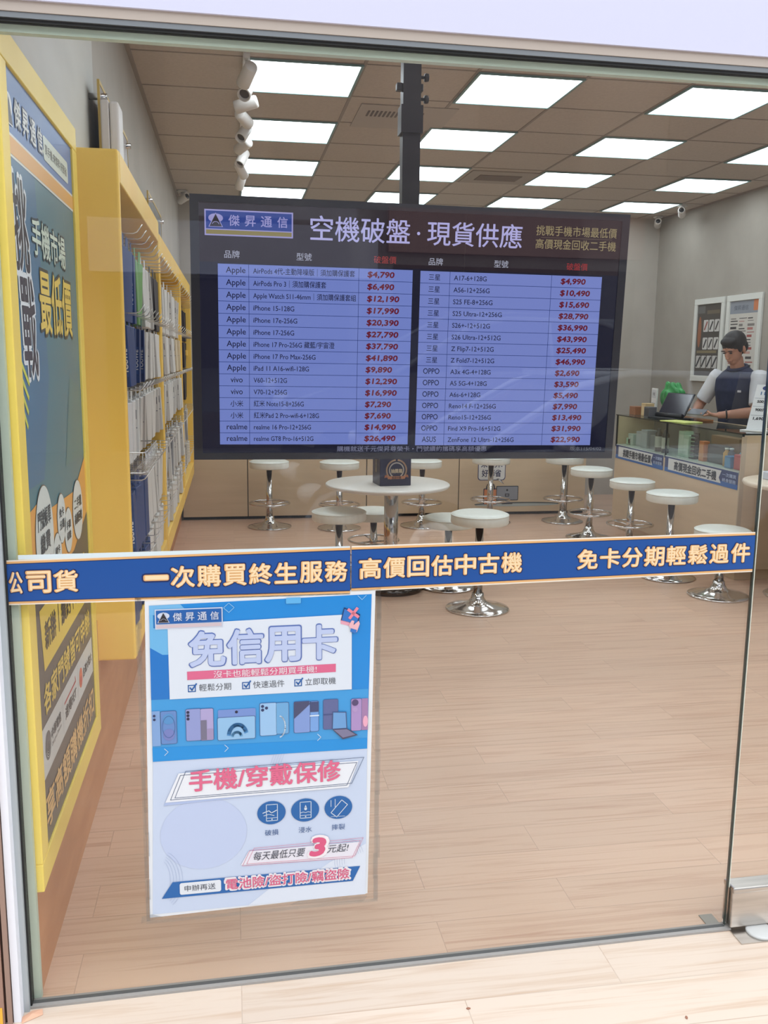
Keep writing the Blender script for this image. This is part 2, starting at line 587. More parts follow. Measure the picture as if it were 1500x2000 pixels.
# ------------------------------------------------------------------ ceiling lights
lf = MB()
a_, b_ = 0.018, T - 0.018
for q in ((0, T, 0, a_), (0, T, b_, T), (0, a_, a_, b_), (b_, T, a_, b_)):
    lf.box(q[0] + 0.004 * (q[0] == 0), q[1] - 0.004 * (q[1] == T), q[2] + 0.004 * (q[2] == 0), q[3] - 0.004 * (q[3] == T), H - 0.012, H - 0.002)
me_frame = lf.build('frame', None, mat((120, 150, 148), 0.4))
ld = MB().box(a_, b_, a_, b_, H - 0.008, H - 0.004).build('diffuser', None, mat((238, 248, 255), 0.5, emit=PANEL_POWER, name='lit_diffuser'))
rows = ['first seen past the window header', 'second past the window header', 'third past the window header', 'farthest back']
cols = ['beside the spotlight track', 'second column from the track', 'third column from the track', 'column beside the right-hand wall']
first = True
for c in range(4):
    for r in (0, 1, 2, 3, -1, -2):  # negative rows: unseen panels continuing the grid, added to brighten the shop front
        lab = 'square lit ceiling panel %s, %s' % (cols[c], rows[r] if r >= 0 else ('unseen, added above the TV' if r == -1 else 'unseen, added inside the glass'))
        o = thing('ceiling_light', lab, 'ceiling light', (0.108 + c * 1.212, 2.975 + r * 1.212, 0), 0, 'square ceiling light panels')
        if first:
            me_frame.parent = o
            ld.parent = o
            first = False
        else:
            for p in (me_frame, ld):
                k = p.copy()
                COL.objects.link(k)
                k.parent = o
# vents
v = thing('ceiling_vent', 'slatted air vent in the ceiling beside the TV pole', 'air vent', (0.80, 3.72, H))
b = MB()
b.use(mat((176, 164, 153), 0.6)).box(0, 0.60, 0, 0.56, -0.006, -0.001)
b.build('panel', v)
b = MB()
for i in range(14):
    b.use(mat((96, 82, 74), 0.6)).box(0.06 + i * 0.026, 0.073 + i * 0.026, 0.13, 0.26, -0.008, -0.005)
b.build('slats', v)
v = thing('ceiling_vent', 'square brownish return vent in the ceiling between the far light panels', 'air vent', (1.96, 5.50, H))
b = MB().box(0, 0.58, 0, 0.5, -0.008, -0.001)
b.build('panel', v, mat((160, 146, 132), 0.6))
b = MB().box(0.1, 0.46, 0.14, 0.36, -0.012, -0.007)
b.build('grille', v, mat((116, 96, 80), 0.7))

# spotlights on a track
tr = MB().box(0.085, 0.119, 2.75, 6.1, H - 0.030, H - 0.003).build('light_track', None, M_WHITE_PLASTIC)
tag(tr, 'white ceiling track carrying the row of small spotlights', 'light track')
def spot_parts():
    body = MB()
    body.lathe([(0, 0.07), (0.030, 0.07), (0.034, 0.062), (0.036, -0.055), (0.033, -0.06), (0.029, -0.058), (0.027, -0.035), (0, -0.033)], 20)
    st = MB().box(-0.014, 0.014, -0.014, 0.014, -0.005, 0.075)
    return body, st
proto = None
sy = [2.86, 3.12, 3.40, 3.72, 4.08, 4.45, 4.85, 5.28, 5.74]
ordn = ['first from the window', 'second from the window', 'third from the window', 'fourth from the window', 'fifth from the window', 'sixth from the window', 'third from the far end', 'second from the far end', 'at the far end']
for i, y in enumerate(sy):
    lab = 'small white spotlight on the ceiling track, %s' % ordn[i]
    if proto is None:
        proto = o = thing('spotlight', lab, 'spotlight', (0.102, y, H - 0.030), 0, 'spotlights on the ceiling track')
        MB().box(-0.016, 0.016, -0.04, 0.04, -0.022, 0.0).build('adapter', o, M_WHITE_PLASTIC)
        MB().tube([(0, 0, -0.02), (0, 0, -0.075)], 0.008, 10).build('stem', o, M_WHITE_PLASTIC)
        hd = spot_parts()[0].build('head', o, M_WHITE_PLASTIC)
        hd.location = (0, 0, -0.095)
        MB().lathe([(0, -0.036), (0.026, -0.036)], 20).build('lens', hd, mat((70, 60, 54), 0.3))
    else:
        o = copy_tree(proto)
        o.location = (0.102, y, H - 0.030)
        o['label'] = lab
    for ch in o.children:
        if ch.name.startswith('head'):
            ch.rotation_euler = (math.radians([55, -50, 15, 60, -40, 50, -30, 45, 35][i]), math.radians([35, 20, 75, -60, 30, 65, 25, -35, 20][i]), 0)

# security cameras
def sec_cam(loc, rz, label):
    o = thing('security_camera', label, 'camera', loc, rz)
    MB().lathe([(0, 0), (0.05, 0), (0.05, -0.012), (0.035, -0.02), (0, -0.02)], 24).build('mount', o, M_WHITE_PLASTIC)
    MB().tube([(0, 0, -0.018), (0, 0, -0.055)], 0.012, 10).build('arm', o, M_WHITE_PLASTIC)
    M = Matrix.Translation((0, -0.01, -0.075)) @ Matrix.Rotation(math.radians(78), 4, 'X')
    h = MB().lathe([(0, -0.065), (0.028, -0.065), (0.036, -0.055), (0.036, 0.07), (0.033, 0.085), (0.026, 0.085), (0.022, 0.07), (0, 0.07)], 24, M=M).build('housing', o, M_WHITE_PLASTIC)
    MB().lathe([(0, 0.078), (0.02, 0.076), (0.025, 0.071)], 20, M=M).build('lens', h, mat((14, 12, 14), 0.15))
sec_cam((-0.42, 7.0, H), 0.6, 'white security camera in the far corner above the yellow shelves')
sec_cam((4.50, 7.45, H), -0.4, 'white security camera in the far right-hand ceiling corner')
sec_cam((4.40, 6.72, H), -0.5, 'white security camera beside the last ceiling panel by the right-hand wall')

# ------------------------------------------------------------------ television on a ceiling pole
TV_M = (Matrix.Translation((0.698, 1.4489, 1.5904)) @ Matrix.Rotation(0.0172, 4, 'Z')
        @ Matrix.Rotation(0.044, 4, 'X') @ Matrix.Rotation(0.0062, 4, 'Y'))
tv = thing('television', 'big wall-size TV price board hanging from a ceiling pole', 'TV', (0, 0, 0))
tv.matrix_world = TV_M
b = MB().use(M_BEZEL)
W2, H2 = 0.8375, 0.4775
for q in ((-W2, W2, 0.452, H2), (-W2, W2, -H2, -0.452), (-W2, -0.806, -0.452, 0.452), (0.806, W2, -0.452, 0.452)):
    b.box(q[0], q[1], -0.004, 0.03, q[2], q[3])
b.build('bezel', tv)
MB().rbox(-W2 + 0.004, W2 - 0.004, 0.03, 0.062, -H2 + 0.004, H2 - 0.004, 0.01).build('back_cover', tv, M_BLACKMETAL)
NAVY, INK, CELL, CELL2, RULE = (20, 21, 40), (18, 22, 58), (112, 128, 198), (116, 130, 198), (26, 48, 112)
A = Art(emit=SCREEN_POWER, rough=0.02, eps=0.00035)
A.rect(-0.806, 0.806, -0.452, 0.452, NAVY, 0)
A.rect(-0.806, 0.806, 0.246, 0.452, (32, 22, 30), 1)
shop_logo(A, -0.786, 0.338, 0.317, 0.090, 2, (18, 52, 134), (150, 146, 200), (128, 116, 62), dark=(34, 28, 36))
TITLE = (172, 170, 222)
A.text('空機破盤', -0.405, 0.334, TITLE, 2, h=0.088, wd=0.372, bold=0.008)
A.ell(0.0, 0.374, 0.006, 0.006, TITLE, 2)
A.text('現貨供應', 0.034, 0.334, TITLE, 2, h=0.088, wd=0.37, bold=0.008)
GOLD = (150, 138, 100)
A.text('挑戰手機市場最低價', 0.460, 0.386, GOLD, 2, h=0.037, wd=0.328)
A.text('高價現金回收二手機', 0.460, 0.337, GOLD, 2, h=0.037, wd=0.328)
A.line([(0.48, 0.379), (0.77, 0.380)], 0.0016, (96, 84, 72), 2)
for x, t, c in ((-0.690, '品牌', (168, 170, 190)), (-0.428, '型號', (168, 170, 190)), (-0.125, '破盤價', (150, 52, 50)),
                (0.070, '品牌', (168, 170, 190)), (0.327, '型號', (168, 170, 190)), (0.634, '破盤價', (150, 30, 34))):
    A.text(t, x, 0.261, c, 2, h=0.027, al='c')
LEFT = [('Apple', 'AirPods 4代-主動降噪版｜須加購保護套', '$4,790', 200), ('Apple', 'AirPods Pro 3｜須加購保護套', '$6,490', 143),
        ('Apple', 'Apple Watch S11-46mm｜須加購保護套組', '$12,190', 203), ('Apple', 'iPhone 15-128G', '$17,990', 80),
        ('Apple', 'iPhone 17e-256G', '$20,390', 86), ('Apple', 'iPhone 17-256G', '$27,790', 80),
        ('Apple', 'iPhone 17 Pro-256G 藏藍/宇宙澄', '$37,790', 161), ('Apple', 'iPhone 17 Pro Max-256G', '$41,890', 123),
        ('Apple', 'iPad 11 A16-wifi-128G', '$9,890', 110), ('vivo', 'V60-12+512G', '$12,290', 66), ('vivo', 'V70-12+256G', '$16,990', 66),
        ('小米', '紅米 Note15-8+256G', '$7,290', 100), ('小米', '紅米Pad 2 Pro-wifi-6+128G', '$7,690', 131),
        ('realme', 'realme 16 Pro-12+256G', '$14,990', 115), ('realme', 'realme GT8 Pro-16+512G', '$26,490', 120)]
RIGHT = [('三星', 'A17-6+128G', '$4,990', 65), ('三星', 'A56-12+256G', '$10,490', 72), ('三星', 'S25 FE-8+256G', '$15,690', 79),
         ('三星', 'S25 Ultra-12+256G', '$28,790', 99), ('三星', 'S26+-12+512G', '$36,990', 76), ('三星', 'S26 Ultra-12+512G', '$43,990', 99),
         ('三星', 'Z Flip7-12+512G', '$25,490', 86), ('三星', 'Z Fold7-12+512G', '$46,990', 88), ('OPPO', 'A3x 4G-4+128G', '$2,690', 82),
         ('OPPO', 'A5 5G-4+128G', '$3,590', 75), ('OPPO', 'A6s-6+128G', '$5,490', 63), ('OPPO', 'Reno14 F-12+256G', '$7,990', 96),
         ('OPPO', 'Reno15-12+256G', '$13,490', 87), ('OPPO', 'Find X9 Pro-16+512G', '$31,990', 108), ('ASUS', 'ZenFone 12 Ultra-12+256G', '$22,990', 137)]
BW = {'Apple': 0.070, 'vivo': 0.044, '小米': 0.047, 'realme': 0.076, '三星': 0.044, 'OPPO': 0.064, 'ASUS': 0.056}
for rows_, X0, X1, XA, XB, Z0, Z1, cell, px, price_x, brand_x in (
        (LEFT, -0.741, -0.018, -0.630, -0.223, 0.2405, -0.420, CELL, 0.00188, -0.190, -0.677),
        (RIGHT, 0.012, 0.740, 0.127, 0.533, 0.2395, -0.4235, CELL2, 0.00198, 0.571, 0.067)):
    A.rect(X0, X1, Z1, Z0, cell, 1)
    n = len(rows_)
    dz = (Z0 - Z1) / n
    for i, (br_, nm, pr, wpx) in enumerate(rows_):
        zt = Z0 - dz * i
        if i:
            A.rect(X0, X1, zt - 0.0009, zt + 0.0009, RULE, 2)
        zb = zt - dz + 0.0145
        cjk = br_ in ('小米', '三星')
        A.text(br_, brand_x, zb - 0.001 if not cjk else zb - 0.0015, INK, 3, size=0.0300 if not cjk else 0.025, wd=BW[br_], al='c', bold=0.008)
        A.text(nm, XA + 0.016, zb - 0.001, INK, 3, size=0.0255, wd=wpx * px, bold=0.008)
        A.text(pr, price_x, zb - 0.0008, (98, 12, 36), 3, size=0.0285, wd=0.100 if len(pr) < 7 else 0.121, bold=0.035, shear=0.12)
    for x in (XA, XB):
        A.rect(x - 0.0008, x + 0.0008, Z1, Z0, RULE, 2)
A.text('購機就送千元傑昇尊榮卡・門號續約攜碼享高額優惠', -0.296, -0.4475, (120, 122, 150), 2, h=0.021, wd=0.60)
A.text('版本115/04/02', 0.655, -0.4455, (104, 106, 116), 2, h=0.0165, wd=0.135)
A.build('screen', tv)
pole = thing('ceiling_mount_pole', 'dark square ceiling pole that carries the TV', 'TV mount', (0.690, 1.575, H))
b = MB().use(M_BLACKMETAL)
b.box(-0.034, 0.034, -0.03, 0.03, -1.35, -0.004)
b.box(-0.09, 0.09, -0.09, 0.09, -0.010, 0.0)
b.build('tube', pole)
MB().use(M_BLACKMETAL).box(-0.30, 0.30, -0.05, -0.03, -1.55, -1.30).build('mounting_plate', pole)
MB().use(M_BLACKMETAL).box(-0.042, 0.042, -0.038, 0.038, -0.66, -0.56).build('sleeve', pole)
for z in (-0.452, -0.530):
    MB().lathe([(0.006, 0), (0.006, 0.018), (0.014, 0.018), (0.016, 0.024), (0.014, 0.034), (0, 0.034)], 14,
               M=Matrix.Translation((0.034, 0, z)) @ Matrix.Rotation(math.radians(90), 4, 'Y')).build('knob', pole, M_BLACKMETAL)
MB().rbox(-0.056, -0.034, -0.016, 0.016, -0.505, -0.478, 0.003).build('bracket', pole, M_BLACKMETAL)
MB().rbox(0.034, 0.046, -0.016, 0.016, -0.505, -0.478, 0.003).build('bracket', pole, M_BLACKMETAL)

# ------------------------------------------------------------------ stickers on the glass
BLUE, CREAM, GOLDC = (10, 78, 158), (252, 222, 178), (240, 184, 120)
def banner(label, X0, X1, zl, zr, words_):
    """zl, zr: (bottom, top) at each end"""
    o = thing('window_banner', label, 'banner', (0, 0, 0))
    o.matrix_world = glass_frame(X0, -0.0046, zl[0])
    L_ = X1 - X0
    def z(x, f):
        t = x / L_
        return ((zl[0] + (zl[1] - zl[0]) * f) * (1 - t) + (zr[0] + (zr[1] - zr[0]) * f) * t) - zl[0]
    A = Art(rough=0.35, ink=0.88)
    def band(f0, f1, c, lay):
        A.poly([(0, z(0, f0)), (L_, z(L_, f0)), (L_, z(L_, f1)), (0, z(0, f1))], c, lay)
    band(0, 1, (250, 240, 224), 1)
    band(0.03, 0.97, GOLDC, 2)
    band(0.075, 0.925, (24, 42, 96), 3)
    band(0.09, 0.91, BLUE, 4)
    A.build('printed_sheet', o)
    B = Art(rough=0.35, ink=0.90)
    for t, xa, xb in words_:
        n = len(t)
        p = (xb - xa) / n
        for i, ch in enumerate(t):
            xc = xa - X0 + p * (i + 0.5)
            h = 0.008 if ch == '一' else 0.0465
            zc = z(xc, 0.5) - h / 2
            wd = p * 0.86
            B.text(ch, xc, zc - 0.0012, (16, 36, 92), 5, h=h + 0.0024, wd=wd + 0.003, al='c', bold=0.055)
            B.text(ch, xc, zc, GOLDC, 6, h=h, wd=wd, al='c', bold=0.040)
            B.text(ch, xc + 0.0010, zc + 0.0004, CREAM, 7, h=h, wd=wd * 0.98, al='c', bold=0.010)
    B.build('lettering', o)
    return o
banner('long blue banner sticker across the glass, the stretch beside the doorjamb', -0.004, 0.744, (0.970, 1.069), (0.966, 1.080),
       [('公', 0.000, 0.030), ('司貨', 0.034, 0.146), ('一次購買終生服務', 0.281, 0.740)])
banner('long blue banner sticker across the glass, the stretch ending at the glass door', 0.747, 1.765, (0.972, 1.080), (0.986, 1.088),
       [('高價回估中古機', 0.762, 1.160), ('免卡分期輕鬆過件', 1.294, 1.756)])
rs = MB().use(mat((196, 208, 212), 0.5)).box(0.022, 0.742, -0.0052, -0.0046, 1.070, 1.080).build('adhesive_strip', None, None, glass_frame(0, 0, 0))
tag(rs, 'pale strip of old tape showing above the blue banner', 'tape')

po = thing('window_poster', 'blue and white paper poster taped to the glass under the banner', 'poster', (0, 0, 0))
po.matrix_world = glass_frame(0, -0.0046, 0)
SL = 0.0172
Q = lambda x, z: (0.283 + (0.804 - 0.283) * x - 0.0131 * (1 - z), 0.201 + 0.767 * z + 0.009 * x - 0.004 * (1 - z))
A = Art(rough=0.3, ink=0.87)
def quad(x0, x1, z0, z1, c, lay):
    A.poly([Q(x0, z0), Q(x1, z0), Q(x1, z1), Q(x0, z1)], c, lay)
quad(0, 1, 0, 1, (236, 240, 246), 1)
A.poly([(0.289, 0.588), (0.787, 0.585), (0.795, 0.965), (0.292, 0.957)], (22, 140, 222), 2)
A.poly([(0.289, 0.588), (0.787, 0.585), (0.789, 0.735), (0.290, 0.737)], (62, 160, 226), 3)
A.poly([(0.289, 0.588), (0.787, 0.585), (0.787, 0.612), (0.289, 0.622)], (22, 148, 226), 4)
A.poly([(0.290, 0.737), (0.331, 0.737), (0.331, 0.842), (0.318, 0.842), (0.291, 0.860)], (10, 118, 204), 4)
A.poly([(0.291, 0.860), (0.318, 0.842), (0.331, 0.842), (0.331, 0.905), (0.300, 0.905), (0.300, 0.935), (0.292, 0.935)], (110, 186, 236), 4)
A.poly([(0.292, 0.935), (0.38, 0.935), (0.36, 0.958), (0.292, 0.957)], (120, 190, 238), 3)
A.poly([(0.331, 0.736), (0.749, 0.736), (0.748, 0.919), (0.331, 0.912)], (226, 234, 246), 5)
shop_logo(A, 0.304, 0.902, 0.149, 0.046, 6, (22, 96, 176), (214, 222, 240), (216, 196, 204))
for i, ch in enumerate('免信用卡'):
    xc = 0.417 + i * 0.0855
    zb = 0.812 + i * 0.0012
    A.text(ch, xc, zb - 0.001, (92, 118, 190), 6, h=0.082, wd=0.080, al='c', bold=0.042)
    A.text(ch, xc, zb + 0.0004, (194, 208, 242), 7, h=0.0788, wd=0.0768, al='c', bold=0.030)
A.poly([(0.371, 0.780), (0.711, 0.781), (0.711, 0.801), (0.371, 0.800)], (226, 106, 146), 6)
A.text('沒卡也能輕鬆分期買手機!', 0.430, 0.782, (246, 238, 244), 7, h=0.0165, wd=0.236, slope=0.003)
for x, t in ((0.373, '輕鬆分期'), (0.495, '快速過件'), (0.615, '立即取機')):
    A.line([(x, 0.752), (x, 0.767), (x + 0.0155, 0.767), (x + 0.0155, 0.752)], 0.0022, (24, 96, 172), 6, True)
    A.line([(x + 0.004, 0.761), (x + 0.008, 0.756), (x + 0.018, 0.770)], 0.0032, (24, 96, 172), 7)
    A.text(t, x + 0.024, 0.7515, (92, 96, 106), 6, h=0.0172, wd=0.072)
# card held in a hand, with a cross
A.poly([(0.722, 0.905), (0.762, 0.892), (0.768, 0.918), (0.730, 0.936)], (28, 42, 96), 6)
A.poly([(0.7245, 0.906), (0.760, 0.8945), (0.765, 0.917), (0.731, 0.933)], (48, 120, 202), 7)
A.poly([(0.722, 0.897), (0.746, 0.890), (0.750, 0.900), (0.722, 0.907)], (238, 170, 190), 6)
A.line([(0.741, 0.930), (0.762, 0.913)], 0.0068, (242, 140, 160), 8)
A.line([(0.744, 0.911), (0.760, 0.932)], 0.0068, (242, 140, 160), 8)
A.poly([(0.741, 0.893), (0.748, 0.905), (0.754, 0.903), (0.752, 0.893), (0.764, 0.903), (0.767, 0.896), (0.760, 0.876), (0.749, 0.876)], (244, 188, 196), 9)
A.poly([(0.744, 0.878), (0.757, 0.873), (0.760, 0.881), (0.746, 0.886)], (48, 120, 202), 10)
# row of handsets
def phone(x0, x1, z0, z1, c, lay=6):
    A.rrect(x0, x1, z0, z1, 0.004, (84, 104, 156), lay)
    A.rrect(x0 + 0.001, x1 - 0.001, z0 + 0.001, z1 - 0.001, 0.0035, c, lay + 1)
A.rect(0.290, 0.308, 0.626, 0.710, (132, 170, 222), 6)
phone(0.309, 0.345, 0.629, 0.709, (104, 144, 206))
A.ell(0.327, 0.690, 0.013, 0.013, (86, 150, 208), 8)
A.ell(0.327, 0.652, 0.013, 0.014, (120, 132, 196), 8)
A.arc(0.327, 0.671, 0.014, 0, 360, 0.001, (70, 110, 170), 9, 24, 0.026)
for z in (0.699, 0.690):
    A.ell(0.2955, z, 0.003, 0.003, (34, 46, 92), 8)
phone(0.365, 0.400, 0.633, 0.711, (150, 160, 214))
phone(0.397, 0.428, 0.632, 0.710, (178, 168, 214))
A.rect(0.399, 0.412, 0.634, 0.682, (120, 116, 140), 8)
A.rect(0.412, 0.427, 0.634, 0.660, (164, 150, 190), 8)
for z in (0.703, 0.695, 0.687):
    A.ell(0.3705, z, 0.0034, 0.0034, (34, 38, 70), 8)
A.rrect(0.438, 0.524, 0.672, 0.704, 0.003, (120, 150, 214), 6)
A.ell(0.480, 0.697, 0.0034, 0.0034, (30, 34, 66), 7)
phone(0.436, 0.523, 0.630, 0.686, (150, 196, 236), 7)
A.arc(0.482, 0.640, 0.020, 20, 170, 0.009, (72, 142, 204), 9, 20, 0.026)
A.arc(0.480, 0.638, 0.010, 10, 170, 0.006, (104, 170, 220), 9, 16)
phone(0.533, 0.573, 0.634, 0.715, (158, 200, 240))
phone(0.570, 0.601, 0.636, 0.714, (110, 172, 222))
A.arc(0.578, 0.655, 0.014, -80, 80, 0.003, (206, 226, 246), 8, 14, 0.026)
for p in ((0.540, 0.707), (0.540, 0.698), (0.549, 0.7025)):
    A.ell(p[0], p[1], 0.0036, 0.0036, (40, 56, 102), 8)
phone(0.612, 0.651, 0.636, 0.714, (132, 160, 220))
A.poly([(0.613, 0.672), (0.650, 0.706), (0.648, 0.713), (0.613, 0.713)], (70, 76, 112), 8)
phone(0.650, 0.671, 0.637, 0.713, (122, 168, 230))
A.rect(0.651, 0.670, 0.686, 0.711, (66, 76, 118), 8)
A.line([(0.651, 0.677), (0.670, 0.677)], 0.003, (226, 240, 252), 9)
phone(0.681, 0.717, 0.640, 0.715, (96, 106, 156))
A.rect(0.682, 0.716, 0.676, 0.679, (70, 84, 136), 8)
A.poly([(0.702, 0.640), (0.738, 0.640), (0.736, 0.682), (0.703, 0.684)], (70, 92, 140), 9)
A.poly([(0.704, 0.642), (0.736, 0.642), (0.734, 0.680), (0.705, 0.682)], (110, 164, 220), 10)
A.poly([(0.703, 0.640), (0.738, 0.640), (0.764, 0.622), (0.728, 0.614)], (78, 74, 100), 10)
A.poly([(0.706, 0.639), (0.737, 0.639), (0.758, 0.624), (0.728, 0.618)], (126, 124, 156), 11)
phone(0.747, 0.773, 0.632, 0.713, (178, 148, 202))
A.ell(0.757, 0.703, 0.008, 0.008, (88, 72, 116), 8)
A.ell(0.757, 0.686, 0.006, 0.006, (186, 158, 206), 8)
A.rect(0.773, 0.788, 0.633, 0.712, (170, 130, 176), 6)
A.ell(0.782, 0.655, 0.006, 0.014, (244, 176, 200), 7)
for p in ((0.316, 0.610), (0.452, 0.610), (0.668, 0.622)):
    A.line([(p[0], p[1] + 0.008), (p[0] + 0.008, p[1]), (p[0], p[1] - 0.008)], 0.0014, (206, 230, 248), 6)
A.line([(0.455, 0.946), (0.467, 0.957), (0.479, 0.946), (0.467, 0.935)], 0.0013, (150, 206, 242), 6, True)
A.line([(0.762, 0.963), (0.772, 0.953), (0.782, 0.963)], 0.0013, (150, 206, 242), 6)
A.rrect(0.596, 0.630, 0.950, 0.964, 0.002, (98, 184, 240), 6)
# lower half
A.poly([(0.277, 0.205), (0.786, 0.205), (0.787, 0.585), (0.289, 0.588)], (206, 220, 244), 2)
A.poly([(0.500, 0.205), (0.786, 0.205), (0.787, 0.340), (0.700, 0.300), (0.640, 0.262), (0.56, 0.25)], (226, 234, 248), 3)
A.ell(0.40, 0.40, 0.10, 0.09, (198, 212, 242), 3)
for i in range(5):
    A.arc(0.300, 0.290, 0.020 + i * 0.007, -60, 70, 0.0007, (178, 194, 226), 4, 16, 0.05 + i * 0.006)
    A.arc(0.745, 0.300, 0.012 + i * 0.006, 20, 200, 0.0007, (186, 200, 230), 4, 16, 0.030 + i * 0.006)
    A.line([(0.565 + i * 0.006, 0.586), (0.556 + i * 0.006, 0.560)], 0.0007, (178, 194, 226), 4)
A.poly([(0.310, 0.478), (0.724, 0.494), (0.750, 0.556), (0.346, 0.548)], (180, 198, 236), 5)
A.poly([(0.314, 0.486), (0.742, 0.490), (0.766, 0.556), (0.346, 0.556)], (240, 244, 250), 6)
A.line([(0.326, 0.492), (0.738, 0.496), (0.762, 0.552), (0.350, 0.551)], 0.0011, (52, 78, 120), 7, True)
A.line([(0.336, 0.496), (0.750, 0.500), (0.779, 0.564), (0.362, 0.560)], 0.0011, (52, 78, 120), 7, True)
A.text('手機/穿戴保修', 0.370, 0.509, (232, 108, 146), 8, h=0.052, wd=0.352, bold=0.022, slope=0.003)
# three round damage icons
for k, (x, t) in enumerate(((0.558, '破損'), (0.638, '浸水'), (0.718, '摔裂'))):
    A.ell(x, 0.440, 0.0335, 0.0295, (20, 100, 172), 5)
    A.text(t, x, 0.382, (52, 92, 150), 5, h=0.0148, wd=0.032, al='c')
    wc = (214, 228, 244)
    if k < 2:
        A.line([(x - 0.012, 0.420), (x - 0.012, 0.461), (x + 0.014, 0.461), (x + 0.014, 0.420)], 0.0016, wc, 6, True)
        A.line([(x - 0.012, 0.427), (x + 0.014, 0.427)], 0.0012, wc, 6)
        A.ell(x + 0.001, 0.4235, 0.0018, 0.0018, wc, 6)
    if k == 0:
        A.line([(x - 0.020, 0.441), (x - 0.006, 0.446), (x, 0.440), (x + 0.012, 0.446)], 0.0022, wc, 7)
        A.line([(x - 0.018, 0.434), (x - 0.006, 0.437), (x + 0.006, 0.433)], 0.0016, wc, 7)
    if k == 1:
        A.ell(x + 0.001, 0.444, 0.0034, 0.0040, wc, 7)
        A.poly([(x - 0.0022, 0.446), (x + 0.0042, 0.446), (x + 0.001, 0.454)], wc, 7)
        A.line([(x - 0.011, 0.434), (x - 0.005, 0.436), (x + 0.001, 0.434), (x + 0.007, 0.436), (x + 0.013, 0.434)], 0.0014, wc, 7)
    if k == 2:
        A.line([(x - 0.018, 0.428), (x - 0.004, 0.416), (x + 0.022, 0.446), (x + 0.008, 0.459)], 0.0018, wc, 6, True)
        A.line([(x - 0.008, 0.462), (x - 0.008, 0.440)], 0.0014, wc, 6)
        A.line([(x - 0.018, 0.460), (x - 0.018, 0.444)], 0.0014, wc, 6)
        A.line([(x - 0.018, 0.418), (x + 0.016, 0.417)], 0.0010, wc, 6)
# price strip and footer
A.poly([(0.484, 0.312), (0.756, 0.306), (0.772, 0.346), (0.503, 0.346)], (238, 236, 246), 5)
A.line([(0.488, 0.310), (0.752, 0.306), (0.772, 0.350), (0.506, 0.348)], 0.0009, (226, 130, 160), 6, True)
A.line([(0.498, 0.314), (0.758, 0.310), (0.779, 0.356), (0.516, 0.353)], 0.0009, (226, 130, 160), 6, True)
A.text('每天最低只要', 0.512, 0.321, (60, 64, 78), 7, h=0.022, wd=0.122, shear=0.22, slope=0.004)
A.text('3', 0.648, 0.319, (250, 244, 248), 7, h=0.048, wd=0.036, bold=0.08, shear=0.2)
A.text('3', 0.650, 0.322, (228, 92, 136), 8, h=0.042, wd=0.030, bold=0.05, shear=0.2)
A.text('元起!', 0.690, 0.324, (60, 64, 78), 7, h=0.021, wd=0.050, shear=0.22, slope=0.004)
A.poly([(0.299, 0.244), (0.754, 0.244), (0.772, 0.282), (0.325, 0.284)], (26, 104, 178), 5)
A.rrect(0.341, 0.437, 0.250, 0.280, 0.005, (232, 238, 246), 6)
A.text('申辦再送', 0.352, 0.2575, (70, 76, 90), 7, h=0.0155, wd=0.072)
A.text('電池險/盜打險/竊盜險', 0.446, 0.2500, (246, 238, 244), 6, h=0.033, wd=0.302, bold=0.07)
A.text('電池險/盜打險/竊盜險', 0.449, 0.2525, (226, 98, 138), 7, h=0.0275, wd=0.296, bold=0.012)
A.build('printed_sheet', po)
f = MB().use(M_FILM)
f.box(0.262, 0.270, -0.0010, -0.0002, 0.190, 0.978).box(0.806, 0.816, -0.0010, -0.0002, 0.185, 0.980)
f.box(0.262, 0.816, -0.0010, -0.0002, 0.182, 0.190).box(0.262, 0.816, -0.0010, -0.0002, 0.9735, 0.981)
random.seed(3)
for i in range(14):
    x = 0.262 + random.random() * 0.006
    z = 0.19 + i * 0.055
    f.box(x, x + 0.008, -0.0022, -0.0010, z, z + 0.05 + random.random() * 0.02)
    x = 0.804 + random.random() * 0.006
    f.box(x, x + 0.010, -0.0022, -0.0010, z, z + 0.05 + random.random() * 0.02)
f.prism([(0.250, 0.186), (0.300, 0.196), (0.276, 0.206), (0.252, 0.202)], -0.0022, -0.0010)
f.prism([(0.60, 0.196), (0.78, 0.186), (0.79, 0.200), (0.62, 0.204)], -0.0022, -0.0010)
f.build('clear_tape', po)

# ------------------------------------------------------------------ framed poster on the left wall
def on_left_wall(x, y=0.0, z=0.0):
    return Matrix.Translation((x, y, z)) @ Matrix.Rotation(math.radians(90), 4, 'Z')
wp = thing('framed_poster', 'tall framed shop poster with a yellow frame, hung edge-on beside the glass', 'poster', (0, 0, 0))
Y0, Y1, Z0, Z1 = 0.018, 0.985, 0.262, 2.178
b = MB().use(M_YELLOW2)
bw = 0.07
for q in ((Y0, Y1, Z0, Z0 + bw), (Y0, Y1, Z1 - bw, Z1), (Y0, Y0 + bw, Z0 + bw, Z1 - bw), (Y1 - bw, Y1, Z0 + bw, Z1 - bw)):
    b.rbox(WL + 0.0005, -0.452, q[0], q[1], q[2], q[3], 0.003)
b.build('frame', wp)
A = Art(rough=0.35)
ya, yb, za, zb = Y0 + bw - 0.002, Y1 - bw + 0.002, Z0 + bw - 0.002, Z1 - bw + 0.002
A.rect(ya, yb, za, zb, (86, 130, 140), 1)
A.poly([(ya, 1.2), (0.30, 1.2), (0.42, 1.45), (0.36, 1.95), (ya, 1.95)], (78, 120, 150), 2)
A.poly([(0.60, 1.2), (yb, 1.2), (yb, 1.40), (0.72, 1.44)], (88, 132, 134), 2)
A.line([(0.74, 1.90), (0.86, 1.62), (0.80, 1.50)], 0.003, (112, 156, 152), 3)
A.rect(ya, yb, 1.972, zb, (98, 134, 188), 2)
